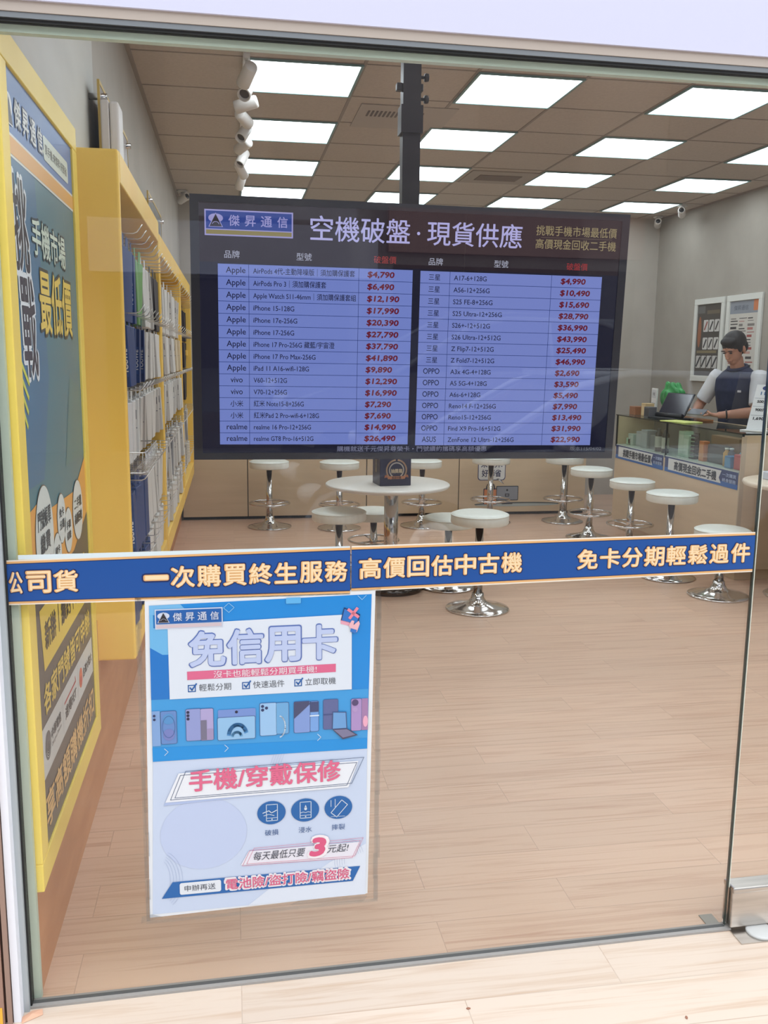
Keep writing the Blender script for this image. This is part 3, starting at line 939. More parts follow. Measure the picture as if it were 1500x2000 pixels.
A.rect(ya, yb, 1.925, 1.974, (232, 234, 226), 3)
A.rect(ya, yb, 1.931, 1.968, (236, 178, 98), 4)
A.ell(0.120, 2.030, 0.030, 0.026, (236, 240, 240), 4)
A.poly([(0.092, 1.990), (0.150, 1.990), (0.121, 2.052)], (236, 240, 240), 5)
A.poly([(0.096, 1.993), (0.146, 1.993), (0.121, 2.046)], (62, 60, 66), 6)
for i, ch in enumerate('傑昇通信'):
    A.text(ch, 0.200 + i * 0.082, 1.998, (60, 80, 120), 4, h=0.060, wd=0.066, al='c', bold=0.05)
    A.text(ch, 0.200 + i * 0.082, 2.000, (236, 240, 236), 5, h=0.056, wd=0.062, al='c', bold=0.02)
A.rrect(0.490, 0.845, 1.992, 2.052, 0.010, (220, 232, 218), 4)
A.poly([(0.490, 2.016), (0.474, 2.010), (0.490, 2.004)], (220, 232, 218), 4)
A.text('買手機·來傑昇·好節省', 0.510, 2.008, (52, 62, 66), 5, h=0.026, wd=0.315)
for t, y, z, hh in (('挑', 0.112, 1.690, 0.200), ('戰', 0.150, 1.455, 0.225)):
    A.text(t, y - 0.006, z - 0.006, (230, 236, 238), 4, h=hh + 0.012, wd=0.155, bold=0.042, shear=-0.08)
    A.text(t, y, z, (60, 54, 54), 5, h=hh, wd=0.142, bold=0.012, shear=-0.08)
A.text('手機市場', 0.290, 1.738, (44, 66, 74), 4, h=0.092, wd=0.450, bold=0.036)
A.text('手機市場', 0.294, 1.742, (218, 234, 216), 5, h=0.084, wd=0.440, bold=0.016)
A.text('最低價', 0.342, 1.552, (62, 62, 44), 4, h=0.164, wd=0.462, bold=0.034)
A.text('最低價', 0.347, 1.558, (240, 210, 96), 5, h=0.152, wd=0.450, bold=0.018)
for i in range(4):
    A.line([(0.095, 1.495 - i * 0.035), (0.175 - i * 0.012, 1.440 - i * 0.032)], 0.012, (214, 216, 78), 4)
A.poly([(ya, za), (yb, za), (yb, 1.19), (0.72, 1.112), (0.353, 1.120), (0.20, 1.158), (ya, 1.146)], (236, 170, 84), 3)
A.poly([(ya, 0.94), (0.66, 0.945), (0.93, 1.02), (yb, 1.02), (yb, za), (ya, za)], (78, 76, 74), 4)
for y, z, ry, rz, t, c in ((0.262, 1.060, 0.108, 0.130, ('門號帳單', '繳費'), (72, 84, 92)), (0.488, 1.070, 0.060, 0.066, ('免卡', '分期'), (72, 84, 92)),
                        (0.585, 1.020, 0.060, 0.062, ('手機', '保險'), (72, 84, 92)), (0.752, 1.050, 0.085, 0.088, ('二手機', '高價回收'), (66, 78, 84)),
                        (0.410, 0.985, 0.058, 0.058, ('刷卡', '分期'), (72, 84, 92))):
    A.ell(y, z, ry + 0.003, rz + 0.003, (120, 104, 84), 5)
    A.ell(y, z, ry, rz, (220, 228, 224), 6)
    big = ry > 0.1
    A.text(t[0], y, z + rz * (0.22 if big else 0.08), c, 7, h=rz * 0.36, wd=ry * (1.45 if len(t[0]) > 2 else 1.1), al='c', bold=0.02)
    A.text(t[1], y, z - rz * (0.24 if big else 0.42), c, 7, h=rz * 0.36, wd=ry * (1.5 if len(t[1]) > 2 else 1.1), al='c', bold=0.02)
A.text('超好康', 0.262, 0.962, (190, 44, 52), 7, h=0.048, wd=0.140, al='c', bold=0.03)
A.poly([(0.150, 0.905), (0.830, 0.905), (0.795, 0.752), (0.176, 0.748)], (240, 210, 78), 5)
A.text('新辦｜續約｜攜碼', 0.200, 0.788, (50, 44, 34), 6, h=0.078, wd=0.575, bold=0.018, shear=-0.04)
A.text('各家門號皆可申辦', 0.150, 0.642, (238, 208, 92), 6, h=0.074, wd=0.715, bold=0.022, shear=-0.04)
A.poly([(0.106, 0.622), (0.893, 0.613), (0.900, 0.496), (0.110, 0.497)], (206, 212, 212), 5)
A.ell(0.170, 0.562, 0.034, 0.036, (72, 82, 92), 6)
for i in range(4):
    A.arc(0.170, 0.562, 0.010 + i * 0.006, 200, 380, 0.002, (206, 212, 212), 7, 14)
A.text('中華電信', 0.212, 0.556, (66, 74, 82), 6, h=0.028, wd=0.130, bold=0.015)
A.text('Chunghwa Telecom', 0.212, 0.536, (66, 74, 82), 6, h=0.013, wd=0.130)
A.line([(0.372, 0.505), (0.372, 0.612)], 0.002, (170, 176, 178), 6)
A.text('遠傳FET', 0.405, 0.530, (66, 70, 76), 6, h=0.034, wd=0.175, bold=0.02)
A.line([(0.400, 0.578), (0.580, 0.578), (0.572, 0.592)], 0.006, (188, 50, 58), 6)
A.line([(0.615, 0.505), (0.615, 0.612)], 0.002, (170, 176, 178), 6)
A.ell(0.668, 0.556, 0.028, 0.030, (226, 104, 62), 6)
A.ell(0.668, 0.548, 0.016, 0.014, (206, 76, 66), 7)
A.text('台灣大哥大', 0.708, 0.540, (66, 70, 76), 6, h=0.030, wd=0.168, bold=0.01)
A.text('享高額購機折扣', 0.115, 0.366, (232, 190, 122), 6, h=0.088, wd=0.765, bold=0.022, shear=-0.04)
A.build('printed_face', wp, on_left_wall(-0.460))
MB().use(mat((200, 160, 60), 0.5)).box(WL + 0.001, -0.461, Y0 + 0.01, Y1 - 0.01, Z0 + 0.01, Z1 - 0.01).build('backing', wp)

# ------------------------------------------------------------------ yellow wall racks with hooks
XF = -0.345
RACK_Z0, RACK_Z1 = 0.452, 2.155
HOOK_Z = (1.905, 1.645, 1.385, 1.075, 0.790)
racks = []
def rack(label, y0, y1, z1, near, gap_rows=()):
    o = thing('display_rack', label, 'display rack', (0, 0, 0))
    t = 0.032
    b = MB().use(M_YELLOW)
    b.rbox(WL + 0.0005, XF, y0, y0 + 0.03, RACK_Z0, z1, 0.008 if near else 0.004, 3).build('side_panel', o)
    MB().use(M_YELLOW).rbox(WL + 0.0005, XF, y1 - 0.03, y1 - 0.0005, RACK_Z0, z1, 0.004).build('side_panel', o)
    MB().use(M_YELLOW).rbox(WL + 0.0005, XF + 0.001, y0 + 0.03, y1 - 0.03, z1 - 0.10, z1 - 0.0, 0.004).build('top_panel', o)
    MB().use(M_YELLOW).rbox(WL + 0.0005, XF + 0.001, y0 + 0.03, y1 - 0.03, RACK_Z0, RACK_Z0 + 0.10, 0.004).build('bottom_panel', o)
    MB().use(mat((176, 168, 160), 0.6)).box(WL + 0.0005, WL + 0.010, y0 + 0.03, y1 - 0.03, RACK_Z0 + 0.09, z1 - 0.09).build('back_panel', o)
    MB().use(M_YELLOW).box(WL + 0.010, XF - 0.03, y1 - 0.20, y1 - 0.05, 1.50, 1.545).build('ledge', o)
    racks.append((o, y0, y1))
    return o
rack('yellow wall display rack closest to the glass, hung with blue boxes', 1.125, 2.80, RACK_Z1, True)
rack('yellow wall display rack in the middle of the row of three', 2.83, 4.72, 2.105, False)
rack('yellow wall display rack at the far end of the row of three', 4.75, 6.35, 2.105, False)
def hook_mesh():
    b = MB()
    b.tube([(0, 0, 0), (0.160, 0, 0), (0.172, 0, 0.005), (0.190, 0, 0.030)], 0.0020, 6)
    b.box(-0.004, 0.004, -0.016, 0.016, -0.02, 0.02)
    return b
hk = None
slots = []
for o, y0, y1 in racks:
    n = {0: 11, 1: 9, 2: 8}[racks.index((o, y0, y1))]
    for zi, z in enumerate(HOOK_Z):
        for i in range(n):
            y = y0 + 0.085 + (y1 - y0 - 0.16) * i / (n - 1)
            if hk is None:
                hk = hook_mesh().build('hook', o, M_WIRE)
                h_ = hk
            else:
                h_ = hk.copy()
                COL.objects.link(h_)
                h_.parent = o
            h_.location = (WL + 0.014, y, z)
            slots.append((zi, i, racks.index((o, y0, y1)), y, z))

# packs that hang on the hooks
def pack_mesh(wd, ht, th, tab=0.030):
    """hang-tab pack: x = thickness, y = width, hung from its hole at the origin"""
    b = MB()
    b.rbox(-th / 2, th / 2, -wd / 2, wd / 2, -ht - tab, -tab, 0.002, 1)
    b.prism([(-0.022, -tab - 0.004), (0.022, -tab - 0.004), (0.022, 0.006), (0.014, 0.014), (-0.014, 0.014), (-0.022, 0.006)], -0.0008, 0.0008, 'x')
    return b
def new_pack(kind, ht):
    cols_ = {'blue': (26, 58, 116), 'white': (222, 220, 216), 'cream': (226, 208, 176), 'dark': (44, 38, 46), 'green': (120, 176, 104), 'grey': (160, 162, 166)}
    wd, th = {'blue': (0.100, 0.023), 'white': (0.092, 0.021), 'cream': (0.092, 0.020), 'dark': (0.090, 0.018), 'green': (0.10, 0.012), 'grey': (0.095, 0.022)}[kind]
    o = pack_mesh(wd, ht, th).build('hanging_pack', None, mat(cols_[kind], 0.45))
    if kind == 'blue':
        A = Art(rough=0.4)
        A.rect(-0.0075, 0.0075, -0.052, 0.052, (38, 76, 140), 1)
        A.build('spine_print', o, Matrix.Translation((0, -wd / 2, -0.03 - ht * 0.58)))
        A = Art(rough=0.4)
        A.text('TOUWE', -0.040, -0.0062, (226, 228, 236), 3, h=0.0124, wd=0.080, bold=0.04)
        A.build('spine_lettering', o, Matrix.Translation((0, -wd / 2, -0.03 - ht * 0.58)) @ Matrix.Rotation(math.radians(-90), 4, 'Y'))
    elif kind in ('white', 'cream', 'grey'):
        A = Art(rough=0.5)
        A.rect(-0.0016, 0.0016, -0.020, 0.014, (96, 98, 104), 1)
        A.rect(-0.004, 0.004, -0.055, -0.050, (150, 150, 156), 1)
        A.build('spine_print', o, Matrix.Translation((0, -wd / 2, -0.03 - ht * 0.25)))
    return o
ROWN = ('top row', 'second row', 'third row', 'fourth row', 'bottom row')
RACKN = ('rack closest to the glass', 'middle rack', 'far rack')
KINDL = {'blue': 'blue pack with white lettering', 'white': 'slim white boxed pack', 'cream': 'slim cream boxed pack',
         'dark': 'slim black boxed pack', 'green': 'thin green carded pack', 'grey': 'slim pale grey boxed pack'}
protos = {}
random.seed(5)
HT = (0.245, 0.205, 0.210, 0.235, 0.190)
for zi, i, ri, y, z in slots:
    if ri == 0:
        k = ['blue', 'green', 'white', 'dark'][0 if i < 3 else (1 if i < 5 else (2 if i < 8 else 3))] if zi == 0 else (
            'blue' if (zi == 1 and i < 5) or (zi == 3 and i < 4) or (zi == 4 and i < 5) else 'white')
        n = 3 if i < 5 else 2
        if zi == 2 and i < 2:
            k = 'white'
    elif ri == 1:
        k = 'white' if zi in (0, 2) else ('cream' if zi == 1 and i > 5 else 'white')
        if zi == 3 and i % 4 == 3:
            k = 'grey'
        n = 2
    else:
        k = 'dark' if zi < 3 and i > 2 else ('grey' if i % 3 == 2 else 'white')
        n = 1
    if zi == 0 and ri == 0 and 8 < i:
        n = 2
    for j in range(n):
        key = (k, zi)
        x = WL + 0.014 + 0.060 + j * 0.030 + (0.02 if n < 3 else 0) + random.uniform(-0.003, 0.003)
        lab = '%s in the %s of the %s' % (KINDL[k], ROWN[zi], RACKN[ri])
        if key not in protos:
            o = protos[key] = new_pack(k, HT[zi])
            tag(o, lab, 'boxed pack')
        else:
            o = copy_tree(protos[key])
        o['label'] = lab
        o['group'] = '%s packs in the %s of the %s' % (k, ROWN[zi], RACKN[ri])
        o.location = (x, y + random.uniform(-0.006, 0.006), z - 0.012)
        o.rotation_euler = (0, random.uniform(-0.05, 0.05), random.uniform(-0.10, 0.10))
# wire basket in the nearest rack
b = MB()
bx0, bx1, by0, by1, bz0, bz1 = WL + 0.02, -0.305, 1.17, 1.62, 1.105, 1.175
for z in (bz0, bz1):
    b.tube([(bx0, by0, z), (bx1, by0, z), (bx1 + 0.012, by0 + 0.02, z), (bx1 + 0.012, by1, z), (bx0, by1, z)], 0.0022, 6, True)
for i in range(12):
    y = by0 + (by1 - by0) * i / 11
    b.tube([(bx0, y, bz0), (bx1 + 0.010, y, bz0), (bx1 + 0.011, y, bz1)], 0.0013, 5)
for i in range(6):
    x = bx0 + (bx1 - bx0) * i / 5
    b.tube([(x, by0, bz1), (x, by0, bz0), (x, by1, bz0)], 0.0013, 5)
tag(b.build('wire_basket', None, M_WIRE), 'grey wire basket fixed low in the rack closest to the glass', 'basket')
# round hang-card pair (black) on a middle hook
# ------------------------------------------------------------------ things on the left wall above the racks
u = thing('wall_unit', 'small white plastic box unit on the wall above the yellow racks', 'appliance', (0, 0, 0))
MB().rbox(-0.4415, -0.412, 1.50, 1.63, 2.165, 2.395, 0.006, 3).build('back_housing', u, mat((214, 208, 204), 0.45))
MB().rbox(-0.411, -0.378, 1.50, 1.63, 2.165, 2.392, 0.010, 3).build('front_cover', u, mat((226, 221, 218), 0.4))
def acrylic_sign(label, y0, y1, z0, z1, face):
    o = thing('wall_plaque', label, 'plaque', (0, 0, 0))
    MB().box(-0.450, -0.444, y0, y1, z0, z1).build('board', o, face)
    M2 = mat((206, 176, 96), 0.35, 0.3)
    f = MB().use(M2)
    f.box(-0.445, -0.4422, y0, y1, z1 - 0.014, z1).box(-0.445, -0.4422, y0, y1, z0, z0 + 0.014)
    f.box(-0.451, -0.4422, y0 - 0.006, y0, z0, z1).box(-0.451, -0.4422, y1, y1 + 0.006, z0, z1)
    f.build('edge_trim', o)
    for y in (y0 + 0.05, y1 - 0.05):
        for z in (z0 + 0.03, z1 - 0.045):
            MB().lathe([(0, 0), (0.012, 0), (0.012, 0.064), (0, 0.064)], 12, M=Matrix.Translation((WL, y, z)) @ Matrix.Rotation(math.radians(90), 4, 'Y')).build('standoff', o, M_CHROME)
acrylic_sign('gold-edged brownish wall plaque on standoffs behind the white box unit', 1.52, 2.42, 2.17, 2.465, noise_mat('brown_print', (104, 88, 84), (150, 138, 134), (4, 5, 9), 0.3))
acrylic_sign('greyish wall plaque on standoffs above the middle yellow rack', 3.47, 4.45, 2.125, 2.415, noise_mat('grey_print', (104, 104, 102), (140, 138, 134), (4, 5, 9), 0.3))

# ------------------------------------------------------------------ back counter, display counter
bc = thing('back_counter', 'long beige panelled counter along the back, under the TV', 'counter', (0, 0, 0))
xs = (WL + 0.03, 0.135, 1.245, 2.14, 3.234, 3.42)
MB().box(WL + 0.03, 3.42, 6.47, 6.95, 0.0, 0.028).build('plinth', bc, M_DARKGAP)
MB().box(WL + 0.03, 3.42, 6.45, 6.98, 0.03, 0.985).build('carcass', bc, M_DARKGAP)
for a_, b_ in zip(xs, xs[1:]):
    MB().rbox(a_ + 0.004, b_ - 0.004, 6.428, 6.45, 0.03, 0.985, 0.002).build('front_panel', bc, M_BEIGE)
MB().rbox(WL + 0.02, 3.44, 6.42, 7.0, 0.986, 1.02, 0.004).build('worktop', bc, M_BEIGE)
# sticker on the back counter (speech bubble, bag and screen)
st = thing('counter_sticker', 'sticker with a speech bubble, orange bag and grey monitor on the back counter', 'sticker', (0, 6.4275, 0))
A = Art(rough=0.5, eps=0.0008)
A.ell(2.727, 0.105, 0.43, 0.020, (70, 76, 76), 1)
A.ell(2.727, 0.098, 0.42, 0.014, (176, 184, 180), 2)
A.rrect(2.325, 2.600, 0.340, 0.640, 0.03, (44, 58, 106), 1)
A.poly([(2.50, 0.360), (2.59, 0.300), (2.545, 0.360)], (44, 58, 106), 1)
A.rrect(2.332, 2.593, 0.347, 0.633, 0.028, (222, 224, 222), 2)
A.poly([(2.508, 0.356), (2.578, 0.311), (2.538, 0.356)], (222, 224, 222), 2)
A.text('買手機', 2.46, 0.545, (52, 58, 96), 3, h=0.070, wd=0.20, al='c', bold=0.02)
A.text('來傑昇.', 2.46, 0.465, (52, 58, 96), 3, h=0.070, wd=0.21, al='c', bold=0.02)
A.text('好節省', 2.46, 0.375, (52, 58, 96), 3, h=0.070, wd=0.19, al='c', bold=0.02)
A.rrect(2.385, 2.525, 0.105, 0.262, 0.012, (44, 40, 56), 2)
A.rrect(2.393, 2.517, 0.110, 0.254, 0.010, (216, 132, 78), 3)
A.arc(2.455, 0.255, 0.040, 0, 180, 0.012, (44, 40, 66), 4, 16, 0.062)
A.rrect(2.512, 2.735, 0.142, 0.285, 0.010, (36, 38, 46), 3)
A.rrect(2.519, 2.728, 0.150, 0.278, 0.006, (138, 142, 150), 4)
A.ell(2.622, 0.244, 0.010, 0.010, (36, 38, 46), 5)
A.line([(2.605, 0.185), (2.605, 0.205), (2.640, 0.205), (2.640, 0.185)], 0.008, (36, 38, 46), 5, True)
A.rect(2.600, 2.650, 0.110, 0.142, (120, 124, 130), 3)
A.rrect(2.570, 2.680, 0.106, 0.120, 0.005, (36, 38, 46), 4)
A.build('printed_sheet', st)

XC, YC0, YC1, ZT = 3.40, 3.645, 5.72, 1.022
dc = thing('display_counter', 'beige display counter with a glass case, running along the right-hand side', 'counter', (0, 0, 0))
MB().box(XC + 0.03, 3.78, YC0 + 0.03, YC1, 0.0, 0.075).build('plinth', dc, M_BEIGE)
MB().rbox(XC, 3.80, YC0, YC1, 0.075, 0.738, 0.003).build('base_cabinet', dc, M_BEIGE)
MB().box(XC - 0.001, XC + 0.03, YC0 - 0.002, YC0 + 0.010, 0.08, 1.0).build('corner_trim', dc, mat((190, 172, 146), 0.5))
MB().rbox(XC + 0.012, 3.80, YC0, YC0 + 0.02, 0.738, 1.008, 0.002).build('end_panel', dc, M_BEIGE)
MB().rbox(XC + 0.012, 3.80, YC1 - 0.02, YC1, 0.738, 1.008, 0.002).build('end_panel', dc, M_BEIGE)
MB().box(XC + 0.35, XC + 0.37, YC0 + 0.02, YC1 - 0.02, 0.738, 1.008).build('back_board', dc, mat((122, 116, 108), 0.6))
MB().box(XC + 0.002, XC + 0.35, YC0 + 0.02, YC1 - 0.02, 0.738, 0.758).build('case_floor', dc, mat((196, 206, 196), 0.4))
for y in (YC0 + 0.0, 4.752, YC1 - 0.012):
    MB().box(XC, XC + 0.012, y, y + 0.012, 0.738, 1.012).build('post', dc, mat((30, 34, 36), 0.35, 0.4))
MB().box(XC + 0.003, XC + 0.008, YC0 + 0.012, 4.750, 0.759, 1.010).build('glass_front', dc, M_CASEGLASS)
MB().box(XC + 0.003, XC + 0.008, 4.766, YC1 - 0.012, 0.759, 1.010).build('glass_front', dc, M_CASEGLASS)
MB().box(XC - 0.006, 3.80, YC0 - 0.006, YC1, 1.013, ZT).build('glass_top', dc, M_CASEGLASS)
MB().use(mat((24, 34, 32), 0.25)).box(XC - 0.0075, XC - 0.006, YC0 - 0.006, YC1, 1.013, ZT).box(XC - 0.006, 3.80, YC0 - 0.0075, YC0 - 0.006, 1.013, ZT).build('glass_edge', dc)
MB().rbox(3.801, 3.86, YC0 - 0.004, YC1, 0.99, ZT - 0.001, 0.003).build('rear_worktop', dc, M_BEIGE)
def strip_sign(label, y_far, y_near, main, small):
    o = thing('counter_sign', label, 'sign', (0, 0, 0))
    o.matrix_world = Matrix.Translation((XC - 0.001, y_far, 0)) @ Matrix.Rotation(math.radians(-90), 4, 'Z')
    L_ = y_far - y_near
    A = Art(rough=0.4, eps=0.0008)
    A.rect(0, L_, 0.634, 0.752, (30, 50, 104), 1)
    A.rect(0, L_, 0.634, 0.668, (24, 92, 166), 2)
    A.poly([(0.06, 0.652), (L_ * 0.80, 0.652), (L_ * 0.77, 0.690), (L_ * 0.80, 0.742), (0.06, 0.742)], (214, 216, 214), 3)
    A.text(main, 0.16, 0.662, (34, 36, 44), 4, h=0.066, wd=L_ * 0.59, bold=0.035)
    A.text(small[0], L_ * 0.815, 0.706, (166, 182, 214), 4, h=0.026, wd=L_ * 0.165, bold=0.015)
    A.text(small[1], L_ * 0.815, 0.668, (166, 182, 214), 4, h=0.026, wd=L_ * 0.165, bold=0.015)
    A.build('printed_sheet', o)
strip_sign('blue and white strip sign on the far half of the display counter', 5.70, 4.775, '挑戰手機市場最低價', ('一次購買', '終身服務'))
strip_sign('blue and white strip sign on the near half of the display counter', 4.745, 3.665, '高價現金回收二手機', ('一次購買', '終身服務'))

# goods inside the glass case
def boxy(name, label, cat, x, y, sx, sy, sz, c, group=None, z=0.7585, top=None):
    o = MB().use(mat(c, 0.45)).rbox(-sx / 2, sx / 2, -sy / 2, sy / 2, 0, sz, 0.004).build(name)
    o.location = (x, y, z)
    tag(o, label, cat, group)
    if top:
        A = Art(rough=0.4)
        A.rect(-sy * 0.42, sy * 0.42, sz * 0.12, sz * 0.85, top, 1)
        A.build('front_print', o, Matrix.Translation((-sx / 2, 0, 0)) @ Matrix.Rotation(math.radians(-90), 4, 'Z'))
    return o
def bottle(label, x, y, r, h, c, cap):
    o = thing('bottle', label, 'bottle', (x, y, 0.7585))
    MB().lathe([(0, 0), (r, 0), (r, h * 0.72), (r * 0.5, h * 0.85), (r * 0.5, h * 0.9), (0, h * 0.9)], 20).build('body', o, mat(c, 0.3))
    MB().lathe([(0, h * 0.9), (r * 0.6, h * 0.9), (r * 0.6, h), (0, h)], 20).build('cap', o, mat(cap, 0.4))
boxy('product_box', 'orange and white boxed product in the middle of the glass case', 'box', 3.50, 4.33, 0.05, 0.07, 0.150, (206, 118, 66), top=(214, 140, 84))
boxy('product_box', 'dark grey boxed product standing beside the orange box in the glass case', 'box', 3.53, 4.16, 0.06, 0.24, 0.135, (62, 60, 66), top=(84, 82, 88))
boxy('product_box', 'wide brown box lying behind the dark box in the glass case', 'box', 3.64, 4.22, 0.08, 0.40, 0.19, (146, 112, 84))
boxy('product_box', 'red box at the near end of the glass case', 'box', 3.50, 3.76, 0.10, 0.13, 0.105, (196, 78, 84), top=(206, 96, 98))
boxy('product_box', 'blue box beside the red one in the glass case', 'box', 3.47, 3.89, 0.06, 0.08, 0.085, (72, 134, 190), top=(96, 156, 206))
boxy('product_box', 'pale green box behind the blue one in the glass case', 'box', 3.58, 3.83, 0.08, 0.12, 0.135, (156, 186, 152))
bottle('small orange bottle with a white cap in the glass case', 3.50, 4.01, 0.024, 0.13, (212, 160, 92), (226, 222, 214))
bottle('small grey bottle with a pale cap in the glass case', 3.50, 3.945, 0.026, 0.135, (92, 94, 110), (214, 216, 220))
bottle('small yellow-topped bottle above the blue box in the glass case', 3.56, 3.885, 0.030, 0.14, (110, 168, 190), (222, 196, 84))
for i, (y, h) in enumerate(((4.66, 0.20), (4.58, 0.17))):
    boxy('product_box', ('tall pale green box by the middle post of the glass case', 'lower pale green box beside the dark charger stand')[i], 'box', 3.52, y, 0.08, 0.09, h, (176, 200, 178), top=(200, 214, 200))
chs = thing('charger_stand', 'black rack of small chargers near the middle of the glass case', 'rack', (3.50, 4.47, 0.7585))
MB().box(-0.03, 0.03, -0.035, 0.035, 0, 0.01).build('base', chs, M_BLACKMETAL)
MB().box(0.010, 0.016, -0.03, 0.03, 0.01, 0.20).build('upright', chs, M_BLACKMETAL)
for i in range(6):
    MB().rbox(-0.025, 0.012, -0.028, 0.028, 0.022 + i * 0.029, 0.040 + i * 0.029, 0.004).build('shelf', chs, mat((44, 48, 58), 0.4))
for i, (y, sy_, sz_) in enumerate(((5.58, 0.10, 0.10), (5.45, 0.12, 0.13), (5.31, 0.12, 0.155), (5.18, 0.10, 0.12), (5.62, 0.09, 0.06))):
    boxy('product_box', ('pale grey carton at the far end of the glass case', 'pale grey carton, second from the far end of the glass case', 'tallest pale grey carton in the far half of the glass case',
                         'grey carton next to the black flasks in the glass case', 'low green carton in the far corner of the glass case')[i], 'box',
         3.52 + 0.02 * (i % 2), y, 0.09, sy_, sz_, ((176, 190, 180), (166, 170, 174), (158, 164, 168), (130, 134, 140), (160, 190, 160))[i], top=((190, 200, 192), (182, 186, 190), (174, 180, 186), (120, 124, 132), (176, 204, 176))[i])
for i, y in enumerate((5.04, 4.92)):
    o = thing('flask', ('black flask with a pale label in the far half of the glass case', 'second black flask with a pale label, nearer the middle post')[i], 'flask', (3.48, y, 0.7585))
    MB().lathe([(0, 0), (0.030, 0), (0.030, 0.15), (0.016, 0.165), (0.016, 0.19), (0, 0.19)], 20).build('body', o, mat((34, 32, 34), 0.35))
    MB().lathe([(0.0308, 0.035), (0.0308, 0.125)], 20).build('label_wrap', o, mat((196, 196, 188), 0.5))

# things on the counter
boxy('carton', 'brown carton at the far end of the counter top', 'box', 3.57, 5.64, 0.13, 0.12, 0.075, (150, 100, 70), z=1.0225)
boxy('carton', 'pale wooden box behind the white card on the counter', 'box', 3.57, 5.47, 0.08, 0.09, 0.11, (206, 178, 134), z=1.0225, top=(216, 190, 148))
boxy('speaker_box', 'small black and white printed box on the counter below the green bag', 'box', 3.50, 5.27, 0.07, 0.10, 0.090, (92, 92, 96), z=1.0225, top=(60, 60, 66))
o = thing('table_sign', 'white upright card sign on the counter beside the green bag', 'sign', (3.69, 5.60, 1.0225), -0.2)
MB().rbox(-0.05, 0.05, -0.08, 0.08, 0, 0.012, 0.003).build('base', o, M_WHITE)
M_ = MB().use(M_WHITE).box(-0.006, 0.006, -0.085, 0.085, 0.012, 0.235)
M_.build('card', o)
A = Art(rough=0.5)
A.rect(-0.07, 0.07, 0.15, 0.22, (206, 208, 210), 1)
A.text('手機', -0.05, 0.17, (90, 92, 100), 2, h=0.03, wd=0.08)
A.rect(-0.07, 0.05, 0.10, 0.108, (170, 172, 176), 1)
A.rect(-0.07, 0.03, 0.08, 0.088, (170, 172, 176), 1)
A.build('card_print', o, Matrix.Translation((-0.0062, 0, 0)) @ Matrix.Rotation(math.radians(-90), 4, 'Z'))
b = MB().use(noise_mat('green_plastic', (38, 124, 60), (60, 160, 84), (14, 14, 14), 0.35))
b2 = bmesh.new()
bmesh.ops.create_icosphere(b2, subdivisions=4, radius=1)
for v in b2.verts:
    n = 1 + 0.10 * math.sin(v.co.x * 7 + v.co.z * 5) + 0.07 * math.sin(v.co.y * 11 + v.co.z * 3)
    v.co = Vector((v.co.x * 0.075 * n, v.co.y * 0.16 * n, max(0, 0.14 + v.co.z * 0.15 * n + 0.04 * v.co.y)))
b.merge(b2, None, True)
o = b.build('plastic_bag')
o.location = (3.75, 5.36, 1.0225)
tag(o, 'crumpled green plastic bag on the counter behind the white card', 'bag')
lp = thing('tablet', 'black tablet leaning open on a stand on the counter', 'tablet', (3.58, 5.05, 1.0225), math.radians(14))
Mt = Matrix.Translation((0.0, 0, 0.03)) @ Matrix.Rotation(math.radians(28), 4, 'Y')
MB().rbox(-0.006, 0.006, -0.16, 0.16, 0, 0.205, 0.004, M=Mt).build('screen_panel', lp, mat((30, 30, 38), 0.25))
MB().rbox(-0.0075, -0.006, -0.15, 0.15, 0.012, 0.195, 0.0005, M=Mt).build('display', lp, mat((46, 46, 58), 0.12))
MB().rbox(-0.11, 0.10, -0.16, 0.16, 0.0, 0.016, 0.004).build('cover', lp, mat((26, 26, 30), 0.5))
MB().lathe([(0, -0.15), (0.022, -0.15), (0.022, 0.15), (0, 0.15)], 16, M=Matrix.Translation((-0.02, 0, 0.03)) @ Matrix.Rotation(math.radians(90), 4, 'X')).build('hinge', lp, mat((24, 24, 28), 0.4))
o = MB().rbox(-0.09, 0.09, -0.14, 0.14, 0, 0.008, 0.002).build('notepad', None, mat((214, 222, 130), 0.6))
o.location = (3.50, 4.72, 1.0225)
o.rotation_euler = (0, 0, 0.3)
tag(o, 'yellow-green notepad lying on the counter by the tablet', 'notepad')
o = MB().rbox(-0.05, 0.05, -0.22, 0.22, 0, 0.014, 0.002).build('wooden_board', None, mat((168, 112, 66), 0.5))
o.location = (3.76, 5.00, 1.0225)
tag(o, 'brown wooden board lying on the counter behind the black tablet', 'board')
# price stand near the corner
ps = thing('price_stand', 'slanted white price card on a stand at the near end of the counter', 'price card', (3.60, 3.84, 1.0225), math.radians(-58))
Mp = Matrix.Translation((0, 0.0, 0.008)) @ Matrix.Rotation(math.radians(-20), 4, 'X')
MB().rbox(-0.085, 0.085, -0.05, 0.05, 0, 0.008, 0.002).build('base', ps, M_WHITE)
MB().box(-0.062, 0.062, -0.003, 0.003, 0, 0.330, Mp).build('card', ps, mat((218, 222, 222), 0.4))
A = Art(rough=0.5)
A.ell(0.02, 0.305, 0.036, 0.018, (34, 52, 112), 1)
for z, t in ((0.195, '500元'), (0.135, '900元'), (0.070, '1,690')):
    A.text(t, -0.030, z, (24, 24, 28), 1, h=0.022, wd=0.075, bold=0.04)
    A.rect(-0.055, 0.045, z + 0.034, z + 0.037, (150, 156, 162), 1)
for i in range(3):
    A.text('1', -0.02 + i * 0.025, 0.255, (70, 110, 150), 1, h=0.024, wd=0.008)
A.build('card_print', ps, Mp @ Matrix.Translation((0, -0.0032, 0)))
o = MB().box(-0.15, 0.15, -0.002, 0.002, 0, 0.40, Matrix.Rotation(math.radians(-12), 4, 'X')).build('acrylic_screen', None, M_ACRYLIC)
